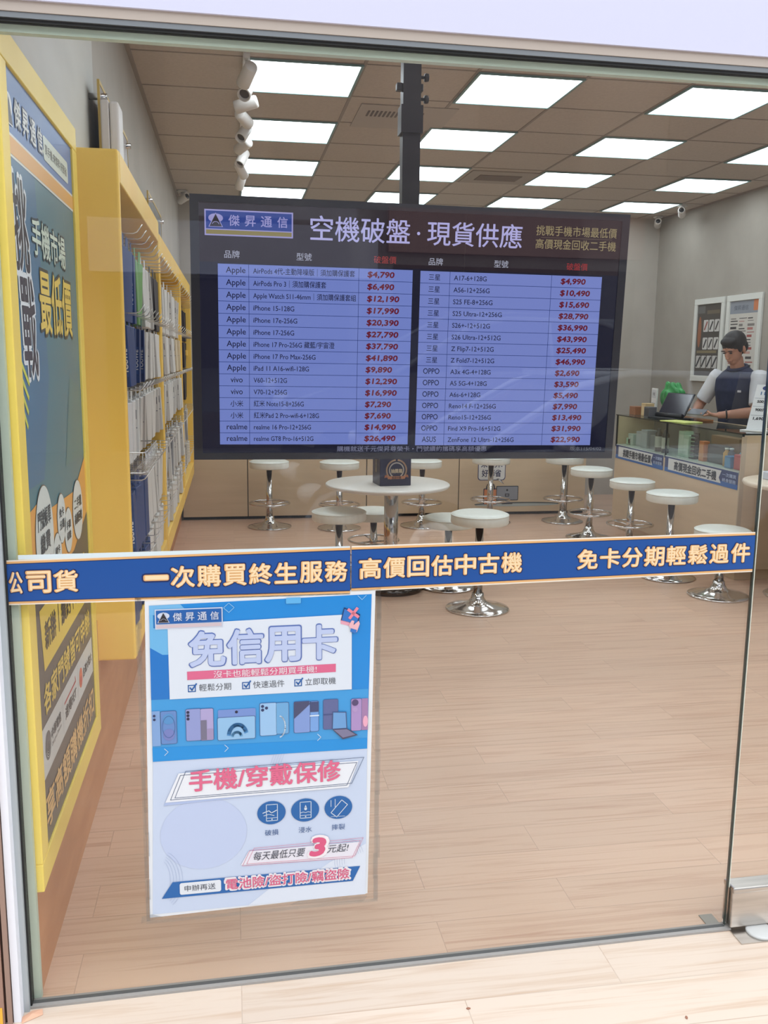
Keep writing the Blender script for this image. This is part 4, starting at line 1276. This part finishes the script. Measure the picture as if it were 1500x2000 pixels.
o.location = (3.62, 4.05, 1.0225)
o.rotation_euler = (0, 0, math.radians(-80))
tag(o, 'clear acrylic screen standing on the counter in front of the clerk', 'screen')

# framed posters on the right-hand wall
def wall_frame(label, y_near, y_far, z0, z1, art):
    o = thing('wall_poster', label, 'poster', (0, 0, 0))
    o.matrix_world = Matrix.Translation((WR, y_far, 0)) @ Matrix.Rotation(math.radians(-90), 4, 'Z')
    L_ = y_far - y_near
    f = MB().use(mat((222, 224, 218), 0.4))
    bw = 0.055
    for q in ((0, L_, z0, z0 + bw), (0, L_, z1 - bw, z1), (0, bw, z0 + bw, z1 - bw), (L_ - bw, L_, z0 + bw, z1 - bw)):
        f.rbox(q[0], q[1], -0.022, -0.001, q[2], q[3], 0.003)
    f.build('frame', o)
    A = Art(rough=0.4)
    art(A, L_, bw)
    A.build('printed_sheet', o, Matrix.Translation((0, -0.008, 0)))
def art_dark(A, L_, bw):
    A.rect(bw - 0.002, L_ - bw + 0.002, 1.355, 2.045, (72, 66, 60), 1)
    A.rect(0.07, 0.20, 1.96, 2.03, (98, 98, 96), 2)
    A.rect(0.24, 0.48, 1.95, 1.985, (104, 92, 74), 2)
    A.ell(0.11, 1.78, 0.035, 0.15, (150, 92, 58), 2)
    for r in range(2):
        for c in range(3):
            x, z = 0.185 + c * 0.105, 1.78 - r * 0.17
            A.rrect(x, x + 0.090, z, z + 0.115, 0.01, (206, 204, 200), 2)
            A.line([(x + 0.025, z + 0.025), (x + 0.065, z + 0.09)], 0.022, ((150, 76, 66), (40, 40, 44), (60, 56, 56))[c] if r == 0 else (52, 50, 54), 3)
    A.rect(0.08, 0.46, 1.575, 1.60, (128, 116, 84), 2)
    for c in range(4):
        A.rrect(0.075 + c * 0.105, 0.165 + c * 0.105, 1.43, 1.55, 0.01, (196, 194, 190), 2)
        A.line([(0.09 + c * 0.105, 1.45), (0.15 + c * 0.105, 1.53)], 0.024, (44, 44, 48), 3)
def art_light(A, L_, bw):
    A.rect(bw - 0.002, L_ - bw + 0.002, 1.355, 2.045, (206, 202, 194), 1)
    A.rect(bw, L_ - bw, 1.93, 2.045, (142, 148, 158), 2)
    A.text('傑昇通信', 0.12, 1.96, (84, 92, 108), 3, h=0.045, wd=0.24)
    A.rect(L_ - bw - 0.09, L_ - bw, 1.95, 2.045, (206, 126, 80), 3)
    random.seed(9)
    for c in range(3):
        z = 1.89
        while z > 1.38:
            wd = random.uniform(0.06, 0.13)
            cc = random.choice([(60, 56, 58), (176, 116, 108), (128, 122, 118), (190, 150, 140), (160, 76, 72)])
            hh = random.choice([0.006, 0.010, 0.022])
            A.rect(0.075 + c * 0.145, 0.075 + c * 0.145 + wd, z - hh, z, cc, 2)
            z -= hh + random.uniform(0.010, 0.024)
wall_frame('white-framed dark poster with product pictures on the right-hand wall', 6.13, 6.70, 1.30, 2.10, art_dark)
wall_frame('white-framed pale poster of printed tables behind the clerk', 5.50, 6.09, 1.30, 2.10, art_light)

# ------------------------------------------------------------------ stools and tables
def stool_parts(h):
    """chrome pedestal stool with a round padded seat of top height h"""
    b = MB()
    b.lathe([(0, 0.0), (0.188, 0.0), (0.194, 0.005), (0.190, 0.010), (0.150, 0.019), (0.090, 0.032), (0.055, 0.050), (0.040, 0.075), (0.036, 0.10), (0, 0.10)], 48)
    base = b
    c = MB().lathe([(0, 0.095), (0.029, 0.095), (0.029, h * 0.55), (0.0245, h * 0.55 + 0.004), (0.0245, h - 0.075), (0, h - 0.075)], 24)
    r = MB()
    r.tube([(0.178 * math.cos(2 * math.pi * k / 40), 0.178 * math.sin(2 * math.pi * k / 40), 0.215) for k in range(40)], 0.0085, 10, True)
    for a in (0.3, 0.3 + 2.09, 0.3 + 4.19):
        r.tube([(0.026 * math.cos(a), 0.026 * math.sin(a), 0.205), (0.17 * math.cos(a), 0.17 * math.sin(a), 0.215)], 0.006, 8)
    s = MB()
    prof = [(0, h), (0.10, h - 0.001), (0.150, h - 0.004), (0.166, h - 0.010), (0.172, h - 0.018), (0.1735, h - 0.030), (0.1735, h - 0.062), (0.168, h - 0.070), (0.15, h - 0.073), (0, h - 0.073)]
    s.lathe(prof, 64)
    for v in s.bm.verts:
        if h - 0.064 < v.co.z < h - 0.016:
            a = math.atan2(v.co.y, v.co.x)
            k = 1 + 0.010 * math.sin(a * 32)
            v.co.x *= k
            v.co.y *= k
    pl = MB()
    pl.tube([(0.172 * math.cos(2 * math.pi * k / 48), 0.172 * math.sin(2 * math.pi * k / 48), h - 0.016) for k in range(48)], 0.0035, 8, True)
    un = MB().lathe([(0, h - 0.0725), (0.11, h - 0.0725), (0.11, h - 0.079), (0, h - 0.079)], 24)
    return base, c, r, s, pl, un
STOOLS = [
    (0.317, 6.03, 0.600, 'round white bar stool by the back counter, the one closest to the yellow racks'),
    (0.925, 5.90, 0.605, 'round white bar stool by the back counter, second from the yellow racks'),
    (1.677, 5.94, 0.605, 'round white bar stool by the back counter, directly behind the draw box'),
    (0.665, 3.68, 0.545, 'round white stool standing between the table and the yellow racks'),
    (0.985, 4.30, 0.440, 'low round white stool half hidden behind the table leg'),
    (1.400, 3.743, 0.480, 'low round white stool just beyond the table, beside its leg'),
    (1.455, 3.182, 0.600, 'round white stool closest to the window, with its whole chrome base in view'),
    (2.345, 6.05, 0.620, 'round white bar stool standing before the counter sticker'),
    (3.045, 6.03, 0.620, 'round white bar stool beside the counter sticker, by the last panel seam'),
    (2.990, 5.242, 0.605, 'round white stool first of the line along the display counter, farthest from the glass'),
    (3.112, 4.702, 0.575, 'round white stool under the far end of the near counter sign'),
    (3.002, 3.814, 0.610, 'round white stool in front of the near strip sign of the display counter'),
    (3.098, 3.295, 0.450, 'low round pale stool nearest the glass door'),
]
cache = {}
for i, (x, y, h, lab) in enumerate(STOOLS):
    o = thing('bar_stool', lab, 'stool', (x, y, 0.0), 0.37 * i, 'round pedestal stools')
    if h not in cache:
        ba, co, ri, se, pi_, un = stool_parts(h)
        cache[h] = (ba.build('base', o, M_CHROME), co.build('column', o, M_CHROME), ri.build('foot_ring', o, M_CHROME), se.build('seat', o, M_SEAT),
                    un.build('seat_plate', o, M_BLACKMETAL))
        pp = pi_.build('piping', cache[h][3], M_SEAT)
    else:
        for p in cache[h]:
            k = copy_tree(p, o)

TX, TY, TZ = 0.985, 3.724, 0.705
t = thing('pedestal_table', 'round white pedestal table with the draw box on it, among the stools', 'table', (TX, TY, 0))
MB().lathe([(0, TZ - 0.030), (0.36, TZ - 0.030), (0.395, TZ - 0.022), (0.402, TZ - 0.012), (0.400, TZ - 0.004), (0.394, TZ), (0, TZ)], 72).build('tabletop', t, M_TABLE)
MB().lathe([(0, 0.05), (0.046, 0.05), (0.046, TZ - 0.031), (0, TZ - 0.031)], 36).build('leg', t, M_CHROME).location = (0.025, 0, 0)
MB().lathe([(0, 0), (0.205, 0), (0.212, 0.006), (0.212, 0.03), (0.204, 0.040), (0.19, 0.042), (0.12, 0.044), (0.07, 0.052), (0, 0.052)], 56).build('base', t, mat((92, 86, 82), 0.12, 1.0)).location = (0.03, 0, 0)
MB().lathe([(0, TZ - 0.045), (0.12, TZ - 0.045), (0.12, TZ - 0.031), (0, TZ - 0.031)], 24).build('mounting_plate', t, M_CHROME).location = (0.025, 0, 0)

dbx = thing('draw_box', 'dark blue lucky-draw box with a gold wreath emblem on the round table', 'box', (1.000, 3.665, TZ + 0.0005), math.radians(6))
MB().rbox(-0.102, 0.102, -0.09, 0.09, 0, 0.21, 0.004).build('carton', dbx, mat((26, 26, 58), 0.35))
A = Art(rough=0.35, eps=0.0008)
GB = (196, 160, 128)
A.arc(0.006, 0.100, 0.046, -50, 230, 0.008, (206, 196, 186), 1, 30)
A.arc(0.006, 0.100, 0.064, 100, 235, 0.010, GB, 1, 16)
A.arc(0.006, 0.100, 0.064, -55, 80, 0.010, GB, 1, 16)
A.poly([(-0.050, 0.044), (0.060, 0.044), (0.068, 0.062), (-0.056, 0.062)], (188, 122, 84), 2)
A.poly([(-0.074, 0.052), (-0.050, 0.056), (-0.050, 0.072), (-0.068, 0.070)], (166, 100, 66), 1)
A.poly([(0.086, 0.052), (0.062, 0.056), (0.062, 0.072), (0.080, 0.070)], (166, 100, 66), 1)
A.text('抽獎箱', 0.006, 0.082, (206, 186, 156), 3, h=0.026, wd=0.074, al='c', bold=0.03)
A.text('祝您中獎', 0.006, 0.0455, (70, 34, 28), 3, h=0.014, wd=0.060, al='c', bold=0.02)
A.build('emblem', dbx, Matrix.Translation((0, -0.0905, 0)))
A = Art(rough=0.35, eps=0.0008)
A.rect(-0.018, 0.018, 0.08, 0.17, (128, 118, 88), 1)
A.text('抽', -0.012, 0.135, (40, 40, 60), 2, h=0.024, wd=0.024)
A.text('獎', -0.012, 0.105, (40, 40, 60), 2, h=0.024, wd=0.024)
A.build('side_label', dbx, Matrix.Translation((-0.1025, 0, 0)) @ Matrix.Rotation(math.radians(-90), 4, 'Z'))
MB().box(-0.05, 0.05, -0.006, 0.006, 0.209, 0.2108).build('slot', dbx, mat((8, 8, 14), 0.8))

t2 = thing('side_table', 'white round table with a thick pale leg, half seen behind the glass door', 'table', (3.625, 3.20, 0))
MB().lathe([(0, 0.715), (0.37, 0.715), (0.40, 0.722), (0.408, 0.735), (0.404, 0.748), (0.39, 0.752), (0, 0.752)], 72).build('tabletop', t2, mat((226, 212, 190), 0.35))
MB().lathe([(0, 0.03), (0.17, 0.03), (0.17, 0.45), (0.10, 0.70), (0.10, 0.714), (0, 0.714)], 40).build('leg', t2, mat((206, 200, 214), 0.35))
MB().lathe([(0, 0), (0.225, 0), (0.23, 0.008), (0.20, 0.026), (0.17, 0.035), (0, 0.035)], 48).build('base', t2, M_CHROME)
o = MB().use(mat((206, 212, 222), 0.4)).rbox(-0.11, 0.11, -0.14, 0.14, 0, 0.05, 0.006).build('paper_tray', None)
o.location = (3.50, 3.24, 0.7525)
tag(o, 'pale grey tray lying on the round table behind the glass door', 'tray')

# coil of cable at the foot of the far rack
pts = []
for k in range(64):
    a = k / 64 * 6 * math.pi
    pts.append((-0.31 + 0.035 * math.cos(a) + 0.002 * k / 6, 4.55 + 0.07 * math.sin(a), 0.008 + 0.0012 * k))
tag(MB().tube(pts, 0.005, 6).build('cable', None, M_RUBBER), 'small loop of black cable on the floor under the yellow racks', 'cable')

# ------------------------------------------------------------------ small things at the threshold
pp = thing('paper_scrap', 'crumpled scrap of printed paper on the floor by the doorjamb', 'litter', (-0.478, -0.060, 0.0008), math.radians(28))
b = MB().use(mat((212, 164, 136), 0.6))
pts = [(-0.026, -0.010, 0.000), (0.022, -0.009, 0.001), (0.026, 0.006, 0.004), (0.004, 0.010, 0.007), (-0.020, 0.008, 0.003), (0.0, -0.001, 0.008)]
vs = [b.bm.verts.new(p) for p in pts]
for q in ((0, 1, 5), (1, 2, 5), (2, 3, 5), (3, 4, 5), (4, 0, 5)):
    b._f([vs[i] for i in q])
lo = [b.bm.verts.new((p[0], p[1], 0)) for p in pts[:5]]
for i in range(5):
    b._f([vs[i], lo[i], lo[(i + 1) % 5], vs[(i + 1) % 5]])
b._f(lo[::-1])
b.build('crumpled_sheet', pp)
for k, (x, y) in enumerate(((0.525, -0.185), (0.345, -0.30), (0.66, -0.335), (0.70, -0.345), (1.02, -0.29), (1.00, -0.33))):
    b2 = bmesh.new()
    bmesh.ops.create_icosphere(b2, subdivisions=1, radius=1)
    for v in b2.verts:
        v.co = Vector((v.co.x * 0.006, v.co.y * 0.0035, max(0, 0.001 + v.co.z * 0.002)))
    o = MB().merge(b2).build('dirt_crumb', None, mat((150, 104, 84), 0.8))
    o.location = (x, y, 0.0003)
    o.rotation_euler = (0, 0, k * 1.1)
    tag(o, 'small brown crumb of dirt on the pale floor outside the glass', 'dirt', 'dirt crumbs on the entrance floor')
tag(MB().use(mat((226, 172, 60), 0.5)).box(-0.085, -0.056, -0.0625, -0.0602, 0.004, 0.045).build('yellow_sticker', None, None, gf), 'small yellow sticker low on the brown doorpost', 'sticker')

# ------------------------------------------------------------------ the clerk behind the counter
def loft(b, pts, seg=18, smooth=True, flat=None):
    """pts: (centre, radius across, radius deep, across-direction) sections joined by a skin with rounded ends"""
    rings = []
    n = len(pts)
    for i, (c, ra, rd, ax) in enumerate(pts):
        c = Vector(c)
        t_ = (Vector(pts[min(i + 1, n - 1)][0]) - Vector(pts[max(i - 1, 0)][0])).normalized()
        a = Vector(ax)
        a = (a - t_ * a.dot(t_)).normalized()
        d_ = t_.cross(a)
        rings.append([b.bm.verts.new(c + a * ra * math.cos(2 * math.pi * k / seg) + d_ * rd * math.sin(2 * math.pi * k / seg)) for k in range(seg)])
    for r0, r1 in zip(rings, rings[1:]):
        for k in range(seg):
            b._f([r0[k], r0[(k + 1) % seg], r1[(k + 1) % seg], r1[k]], smooth)
    for r_, s_ in ((rings[0], -1), (rings[-1], 1)):
        c = sum((v.co for v in r_), Vector()) / seg
        cv = b.bm.verts.new(c)
        for k in range(seg):
            b._f([r_[k], r_[(k + 1) % seg], cv], smooth)

def limb(b, pts, seg=14, ax=(0, 0, 1)):
    loft(b, [(p, r, r, ax if abs(Vector(ax).normalized().dot((Vector(pts[-1][0]) - Vector(pts[0][0])).normalized())) < 0.9 else (1, 0, 0)) for p, r in pts], seg)

def baked(b, name, voxel, smooth=6, m=None, parent=None):
    """fuse the builder's overlapping volumes into one continuous surface"""
    bmesh.ops.recalc_face_normals(b.bm, faces=b.bm.faces[:])
    me = bpy.data.meshes.new('raw')
    b.bm.to_mesh(me)
    b.bm.free()
    o = link('raw', me)
    r = o.modifiers.new('r', 'REMESH')
    r.mode = 'VOXEL'
    r.voxel_size = voxel
    s = o.modifiers.new('s', 'SMOOTH')
    s.factor = 0.5
    s.iterations = smooth
    dg = bpy.context.evaluated_depsgraph_get()
    dg.update()
    out = bpy.data.meshes.new_from_object(o.evaluated_get(dg))
    bpy.data.objects.remove(o)
    out.name = name
    out.materials.clear()
    out.materials.append(m)
    out.polygons.foreach_set('use_smooth', [True] * len(out.polygons))
    return link(name, out, parent)

SKIN = noise_mat('skin', (178, 128, 104), (188, 138, 114), (9, 9, 9), 0.5)
HAIR = noise_mat('black_hair', (18, 14, 14), (34, 28, 28), (60, 60, 18), 0.55)
NAVYC = noise_mat('navy_cloth', (30, 36, 62), (38, 44, 72), (14, 14, 14), 0.85)
SHIRT = noise_mat('white_cloth', (206, 208, 212), (218, 220, 224), (8, 8, 8), 0.85)
TROUSER = mat((34, 34, 40), 0.85)
Fd = Vector((-0.90, -0.436, 0)).normalized()
Ld = Vector((0.436, -0.90, 0)).normalized()
Up = Vector((0, 0, 1))
PO = Vector((3.995, 4.745, 0))
def W_(f, l, z):
    return PO + Fd * f + Ld * l + Up * z
body = MB()
# trunk, neck
loft(body, [(W_(-0.04, 0, 0.84), 0.150, 0.110, Ld), (W_(-0.03, 0, 0.94), 0.158, 0.115, Ld), (W_(-0.01, 0, 1.06), 0.140, 0.100, Ld), (W_(0.02, 0, 1.18), 0.150, 0.108, Ld),
            (W_(0.035, 0, 1.28), 0.162, 0.110, Ld), (W_(0.035, 0, 1.36), 0.160, 0.095, Ld), (W_(0.035, 0, 1.41), 0.110, 0.070, Ld), (W_(0.045, 0, 1.445), 0.062, 0.058, Ld)], 24)
limb(body, [(W_(0.035, 0, 1.38), 0.062), (W_(0.055, 0, 1.46), 0.054), (W_(0.08, 0, 1.53), 0.052)], 16, Ld)
# head, bent down to the hands
HC = W_(0.115, 0.0, 1.600)
HR = Matrix.Rotation(0, 3, 'Z')
tilt = math.radians(28)
hf = (Fd * math.cos(tilt) - Up * math.sin(tilt)).normalized()
hu = (Up * math.cos(tilt) + Fd * math.sin(tilt)).normalized()
def Hd(f, l, u):
    return HC + hf * f + Ld * l + hu * u
def blob(b, f, l, u, rf, rl, ru, seg=20):
    M3 = Matrix((hf, Ld, hu)).transposed()
    b2 = bmesh.new()
    bmesh.ops.create_uvsphere(b2, u_segments=seg, v_segments=14, radius=1)
    for v in b2.verts:
        v.co = Hd(f, l, u) + M3 @ Vector((v.co.x * rf, v.co.y * rl, v.co.z * ru))
    b.merge(b2, None, True)
blob(body, -0.010, 0, 0.028, 0.098, 0.077, 0.092)
blob(body, 0.022, 0, -0.030, 0.070, 0.063, 0.078)
blob(body, 0.048, 0, -0.082, 0.036, 0.040, 0.030)
blob(body, 0.098, 0, -0.018, 0.018, 0.013, 0.026)
blob(body, 0.103, 0, -0.034, 0.014, 0.017, 0.011)
blob(body, 0.084, 0, -0.062, 0.012, 0.026, 0.007)
blob(body, 0.082, 0, -0.074, 0.011, 0.022, 0.007)
blob(body, 0.084, 0.030, 0.020, 0.012, 0.024, 0.008)
blob(body, 0.084, -0.030, 0.020, 0.012, 0.024, 0.008)
for s in (1, -1):
    blob(body, -0.012, 0.078 * s, -0.012, 0.018, 0.011, 0.032)
    blob(body, -0.005, 0.080 * s, -0.036, 0.010, 0.009, 0.013)
# arms
SHl, SHr = W_(0.03, 0.185, 1.375), W_(0.03, -0.185, 1.375)
ELl, ELr = Vector((3.985, 4.470, 1.115)), Vector((3.800, 5.010, 1.140))
HAl, HAr = Vector((3.735, 4.585, 1.085)), Vector((3.695, 4.880, 1.095))
for sh, el, ha in ((SHl, ELl, HAl), (SHr, ELr, HAr)):
    limb(body, [(sh + (el - sh) * -0.08, 0.050), (sh, 0.056), (sh + (el - sh) * 0.35, 0.049), (sh + (el - sh) * 0.75, 0.042), (el, 0.041)], 16, Fd)
    limb(body, [(el, 0.041), (el + (ha - el) * 0.25, 0.043), (el + (ha - el) * 0.6, 0.035), (el + (ha - el) * 0.92, 0.027), (ha, 0.027)], 16, Up)
# legs
for s in (1, -1):
    hip, kn, an = W_(-0.04, 0.085 * s, 0.87), W_(-0.02, 0.10 * s, 0.46), W_(-0.06, 0.105 * s, 0.09)
    limb(body, [(hip, 0.082), (hip + (kn - hip) * 0.5, 0.070), (kn, 0.052)], 16, Ld)
    limb(body, [(kn, 0.052), (kn + (an - kn) * 0.3, 0.054), (an, 0.036)], 16, Ld)
    limb(body, [(W_(-0.10, 0.105 * s, 0.040), 0.036), (W_(-0.02, 0.107 * s, 0.042), 0.040), (W_(0.10, 0.112 * s, 0.032), 0.030)], 14, Ld)
# hands around the phone: palm, four fingers, thumb each
PH = (HAl + HAr) * 0.5 + Vector((-0.075, 0.0, 0.012))
def hand(b, wr, inward, sgn):
    fdir = (PH + Vector((0, 0, -0.01)) - wr).normalized()
    palm_n = Up
    side = fdir.cross(Up).normalized()
    pc = wr + fdir * 0.045
    loft(b, [(wr - fdir * 0.01, 0.024, 0.018, side), (wr + fdir * 0.03, 0.034, 0.016, side), (wr + fdir * 0.075, 0.038, 0.013, side)], 14)
    for k, ln in enumerate((0.068, 0.078, 0.072, 0.056)):
        off = (k - 1.5) * 0.0185
        p0 = wr + fdir * 0.068 + side * off
        p1 = p0 + fdir * ln * 0.5 - Up * 0.010
        p2 = p1 + fdir * ln * 0.30 + Up * 0.006
        p3 = p2 + fdir * ln * 0.14 + Up * 0.014
        limb(b, [(p0, 0.0095), (p1, 0.0090), (p2, 0.0082), (p3, 0.0068)], 10, Up)
    q0 = wr + fdir * 0.022 + side * 0.026 * sgn
    q1 = q0 + side * 0.020 * sgn + fdir * 0.022 + Up * 0.012
    q2 = q1 + fdir * 0.026 + Up * 0.016 - side * 0.006 * sgn
    limb(b, [(q0, 0.0125), (q1, 0.0105), (q2, 0.0085)], 10, Up)
hand(body, HAl, 1, -1)
hand(body, HAr, 1, 1)
clerk = baked(body, 'person', 0.0046, 3, SKIN)
tag(clerk, 'person in navy vest and white shirt, head bent, looking at a phone behind the counter', 'person')
# hair
hb = MB()
blob(hb, -0.020, 0, 0.044, 0.106, 0.086, 0.090, 28)
blob(hb, -0.058, 0, -0.008, 0.062, 0.080, 0.070, 28)
blob(hb, 0.044, 0, 0.080, 0.048, 0.066, 0.036, 24)
blob(hb, 0.010, 0.060, 0.020, 0.030, 0.024, 0.046, 20)
blob(hb, 0.010, -0.060, 0.020, 0.030, 0.024, 0.046, 20)
baked(hb, 'hair', 0.0052, 2, HAIR, clerk)
for s in (1, -1):
    eb = MB()
    blob(eb, 0.0885, 0.030 * s, 0.004, 0.006, 0.013, 0.0055, 12)
    eb.build('eye', clerk, mat((28, 20, 18), 0.25))
    eb = MB()
    blob(eb, 0.0925, 0.031 * s, 0.024, 0.006, 0.022, 0.004, 12)
    eb.build('eyebrow', clerk, HAIR)
eb = MB()
blob(eb, 0.0935, 0, -0.068, 0.004, 0.020, 0.0022, 12)
eb.build('mouth', clerk, mat((140, 84, 76), 0.5))
# vest, shirt sleeves, trousers, shoes
vb = MB()
loft(vb, [(W_(-0.03, 0, 0.90), 0.172, 0.130, Ld), (W_(-0.025, 0, 0.96), 0.174, 0.132, Ld), (W_(-0.005, 0, 1.06), 0.164, 0.122, Ld), (W_(0.022, 0, 1.18), 0.172, 0.128, Ld),
          (W_(0.036, 0, 1.28), 0.184, 0.130, Ld), (W_(0.034, 0, 1.36), 0.188, 0.112, Ld), (W_(0.030, 0, 1.415), 0.140, 0.084, Ld), (W_(0.035, 0, 1.455), 0.080, 0.072, Ld)], 28)
vest = baked(vb, 'vest', 0.0075, 4, NAVYC, clerk)
cb = MB()
ring = []
for k in range(24):
    a = 2 * math.pi * k / 24
    ring.append(W_(0.048 + 0.066 * math.cos(a), 0.070 * math.sin(a), 1.452 - 0.022 * math.cos(a)))
cb.tube(ring, 0.014, 8, True)
cb.build('collar', vest, NAVYC)
for sh, el in ((SHl, ELl), (SHr, ELr)):
    sb = MB()
    limb(sb, [(sh + (el - sh) * -0.16, 0.058), (sh, 0.070), (sh + (el - sh) * 0.3, 0.066), (sh + (el - sh) * 0.62, 0.062), (sh + (el - sh) * 0.80, 0.060)], 18, Fd)
    baked(sb, 'sleeve', 0.0065, 3, SHIRT, clerk)
tb = MB()
loft(tb, [(W_(-0.04, 0, 0.82), 0.168, 0.125, Ld), (W_(-0.035, 0, 0.93), 0.166, 0.124, Ld)], 24)
for s in (1, -1):
    limb(tb, [(W_(-0.04, 0.085 * s, 0.88), 0.096), (W_(-0.03, 0.095 * s, 0.66), 0.086), (W_(-0.02, 0.10 * s, 0.46), 0.070), (W_(-0.05, 0.105 * s, 0.10), 0.062)], 18, Ld)
baked(tb, 'trousers', 0.010, 3, TROUSER, clerk)
for s in (1, -1):
    fb = MB()
    limb(fb, [(W_(-0.115, 0.105 * s, 0.045), 0.043), (W_(-0.02, 0.107 * s, 0.049), 0.047), (W_(0.12, 0.112 * s, 0.041), 0.039)], 16, Ld)
    baked(fb, 'shoe', 0.007, 2, mat((28, 26, 26), 0.4), clerk)
bt = MB()
wc = HAl + (ELl - HAl) * 0.22
wd_ = (ELl - HAl).normalized()
s1 = wd_.orthogonal().normalized()
s2 = wd_.cross(s1)
bt.tube([wc + (s1 * math.cos(2 * math.pi * k / 20) + s2 * math.sin(2 * math.pi * k / 20)) * 0.034 for k in range(20)], 0.006, 6, True)
bt.build('wristwatch', clerk, mat((26, 24, 26), 0.4))
Nt = MB().rbox(-0.038, 0.038, -0.0005, 0.0012, -0.008, 0.008, 0.0004)
Mn = Matrix.Translation(W_(0.150, 0.075, 1.27)) @ Matrix(((Ld.x, -Fd.x, 0), (Ld.y, -Fd.y, 0), (Ld.z, -Fd.z, 1))).to_4x4()
Nt.build('name_tag', vest, mat((206, 208, 214), 0.4), Mn)
hp = thing('smartphone', 'grey smartphone held in both hands by the clerk', 'phone', PH, 0)
hp.rotation_euler = (0, math.radians(-32), math.radians(26))
MB().rbox(-0.038, 0.038, -0.077, 0.077, -0.004, 0.004, 0.003).build('case', hp, mat((96, 98, 104), 0.35))
MB().box(-0.035, 0.035, -0.073, 0.073, 0.004, 0.0046).build('display', hp, mat((120, 124, 130), 0.15))

# ------------------------------------------------------------------ the street behind the photographer (mirrored in the glass)
struct(MB().box(-14, 14, -14, -3.4, -0.17, -0.05).build('floor_street', None, mat((96, 96, 98), 0.8)))
b = MB()
b.use(noise_mat('grey_render', (112, 108, 108), (134, 130, 128), (0.6, 0.6, 0.9), 0.8)).box(-14, 14, -14.4, -13.2, -0.05, 7.0)
b.use(mat((178, 180, 196), 0.6)).box(-1.6, 2.9, -13.2, -13.0, 2.75, 3.55)
b.use(mat((46, 40, 42), 0.7)).box(-1.4, 2.8, -13.2, -13.15, 0.0, 2.7).box(3.2, 7.5, -13.2, -13.15, 0.0, 3.0)
b.use(mat((150, 118, 112), 0.7)).box(3.1, 7.6, -13.2, -13.1, 3.2, 3.9)
for i in range(6):
    b.use(mat((70, 78, 88), 0.3)).box(-9 + i * 3.4, -7.2 + i * 3.4, -13.2, -13.17, 4.6, 6.2)
struct(b.build('wall_opposite', None))
car = thing('parked_car', 'silver car parked at the kerb, mirrored faintly in the shop glass', 'car', (0.55, -4.55, -0.05))
PAINT = mat((170, 174, 182), 0.2, 0.5, coat=0.6)
prof = [(0.0, 0.30), (0.02, 0.55), (0.12, 0.70), (0.60, 0.82), (1.15, 0.92), (1.35, 0.95), (4.20, 1.00), (4.50, 0.92), (4.56, 0.60), (4.50, 0.30), (4.10, 0.22), (3.95, 0.50), (3.60, 0.62), (3.25, 0.50), (3.10, 0.22),
        (1.40, 0.22), (1.25, 0.50), (0.90, 0.62), (0.55, 0.50), (0.40, 0.22)]
b = MB()
b.prism(prof, -0.86, 0.86)
bmesh.ops.bevel(b.bm, geom=[e for e in b.bm.edges if abs(e.verts[0].co.y - e.verts[1].co.y) < 1e-5], offset=0.06, segments=3, affect='EDGES')
b.build('body', car, PAINT)
cab = [(1.20, 0.93), (1.95, 1.36), (2.35, 1.45), (3.30, 1.44), (3.90, 1.26), (4.25, 0.97)]
b = MB()
lo = [b.bm.verts.new((x, -0.78 + 0.16 * (z - 0.93) / 0.5, z)) for x, z in cab]
hi = [b.bm.verts.new((x, 0.78 - 0.16 * (z - 0.93) / 0.5, z)) for x, z in cab]
b._f(lo)
b._f(hi[::-1])
for i in range(len(cab) - 1):
    b._f([lo[i], hi[i], hi[i + 1], lo[i + 1]])
b._f([lo[-1], hi[-1], hi[0], lo[0]])
b.build('cabin_glass', car, mat((22, 26, 30), 0.06))
b = MB().use(PAINT)
for s in (-1, 1):
    b.tube([(x, s * (0.785 - 0.16 * (z - 0.93) / 0.5), z + 0.01) for x, z in cab], 0.028, 8)
b.tube([(2.80, s * 0.72, 0.96) if False else (2.80, 0.785, 0.95), (2.78, 0.63, 1.45)], 0.022, 8)
b.tube([(2.80, -0.785, 0.95), (2.78, -0.63, 1.45)], 0.022, 8)
b.build('roof_rails', car)
MB().rbox(2.0, 3.5, -0.62, 0.62, 1.425, 1.475, 0.02).build('roof', car, PAINT)
for x in (0.90, 3.60):
    for s in (-1, 1):
        Mw = Matrix.Translation((x, s * 0.78, 0.32)) @ Matrix.Rotation(math.radians(90), 4, 'X')
        wl = MB().lathe([(0.20, -0.10), (0.31, -0.10), (0.325, -0.06), (0.325, 0.06), (0.31, 0.10), (0.20, 0.10)], 36, M=Mw).build('wheel', car, M_RUBBER)
        MB().lathe([(0, -0.07), (0.20, -0.09), (0.20, 0.09), (0, 0.07)], 24, M=Mw).build('hub', wl, M_CHROME)
for s in (-1, 1):
    MB().ell((0.12, s * 0.62, 0.66), (0.10, 0.17, 0.07)).build('headlight', car, mat((220, 224, 230), 0.1))
    MB().ell((1.75, s * 0.93, 1.00), (0.07, 0.10, 0.07)).build('side_mirror', car, PAINT)
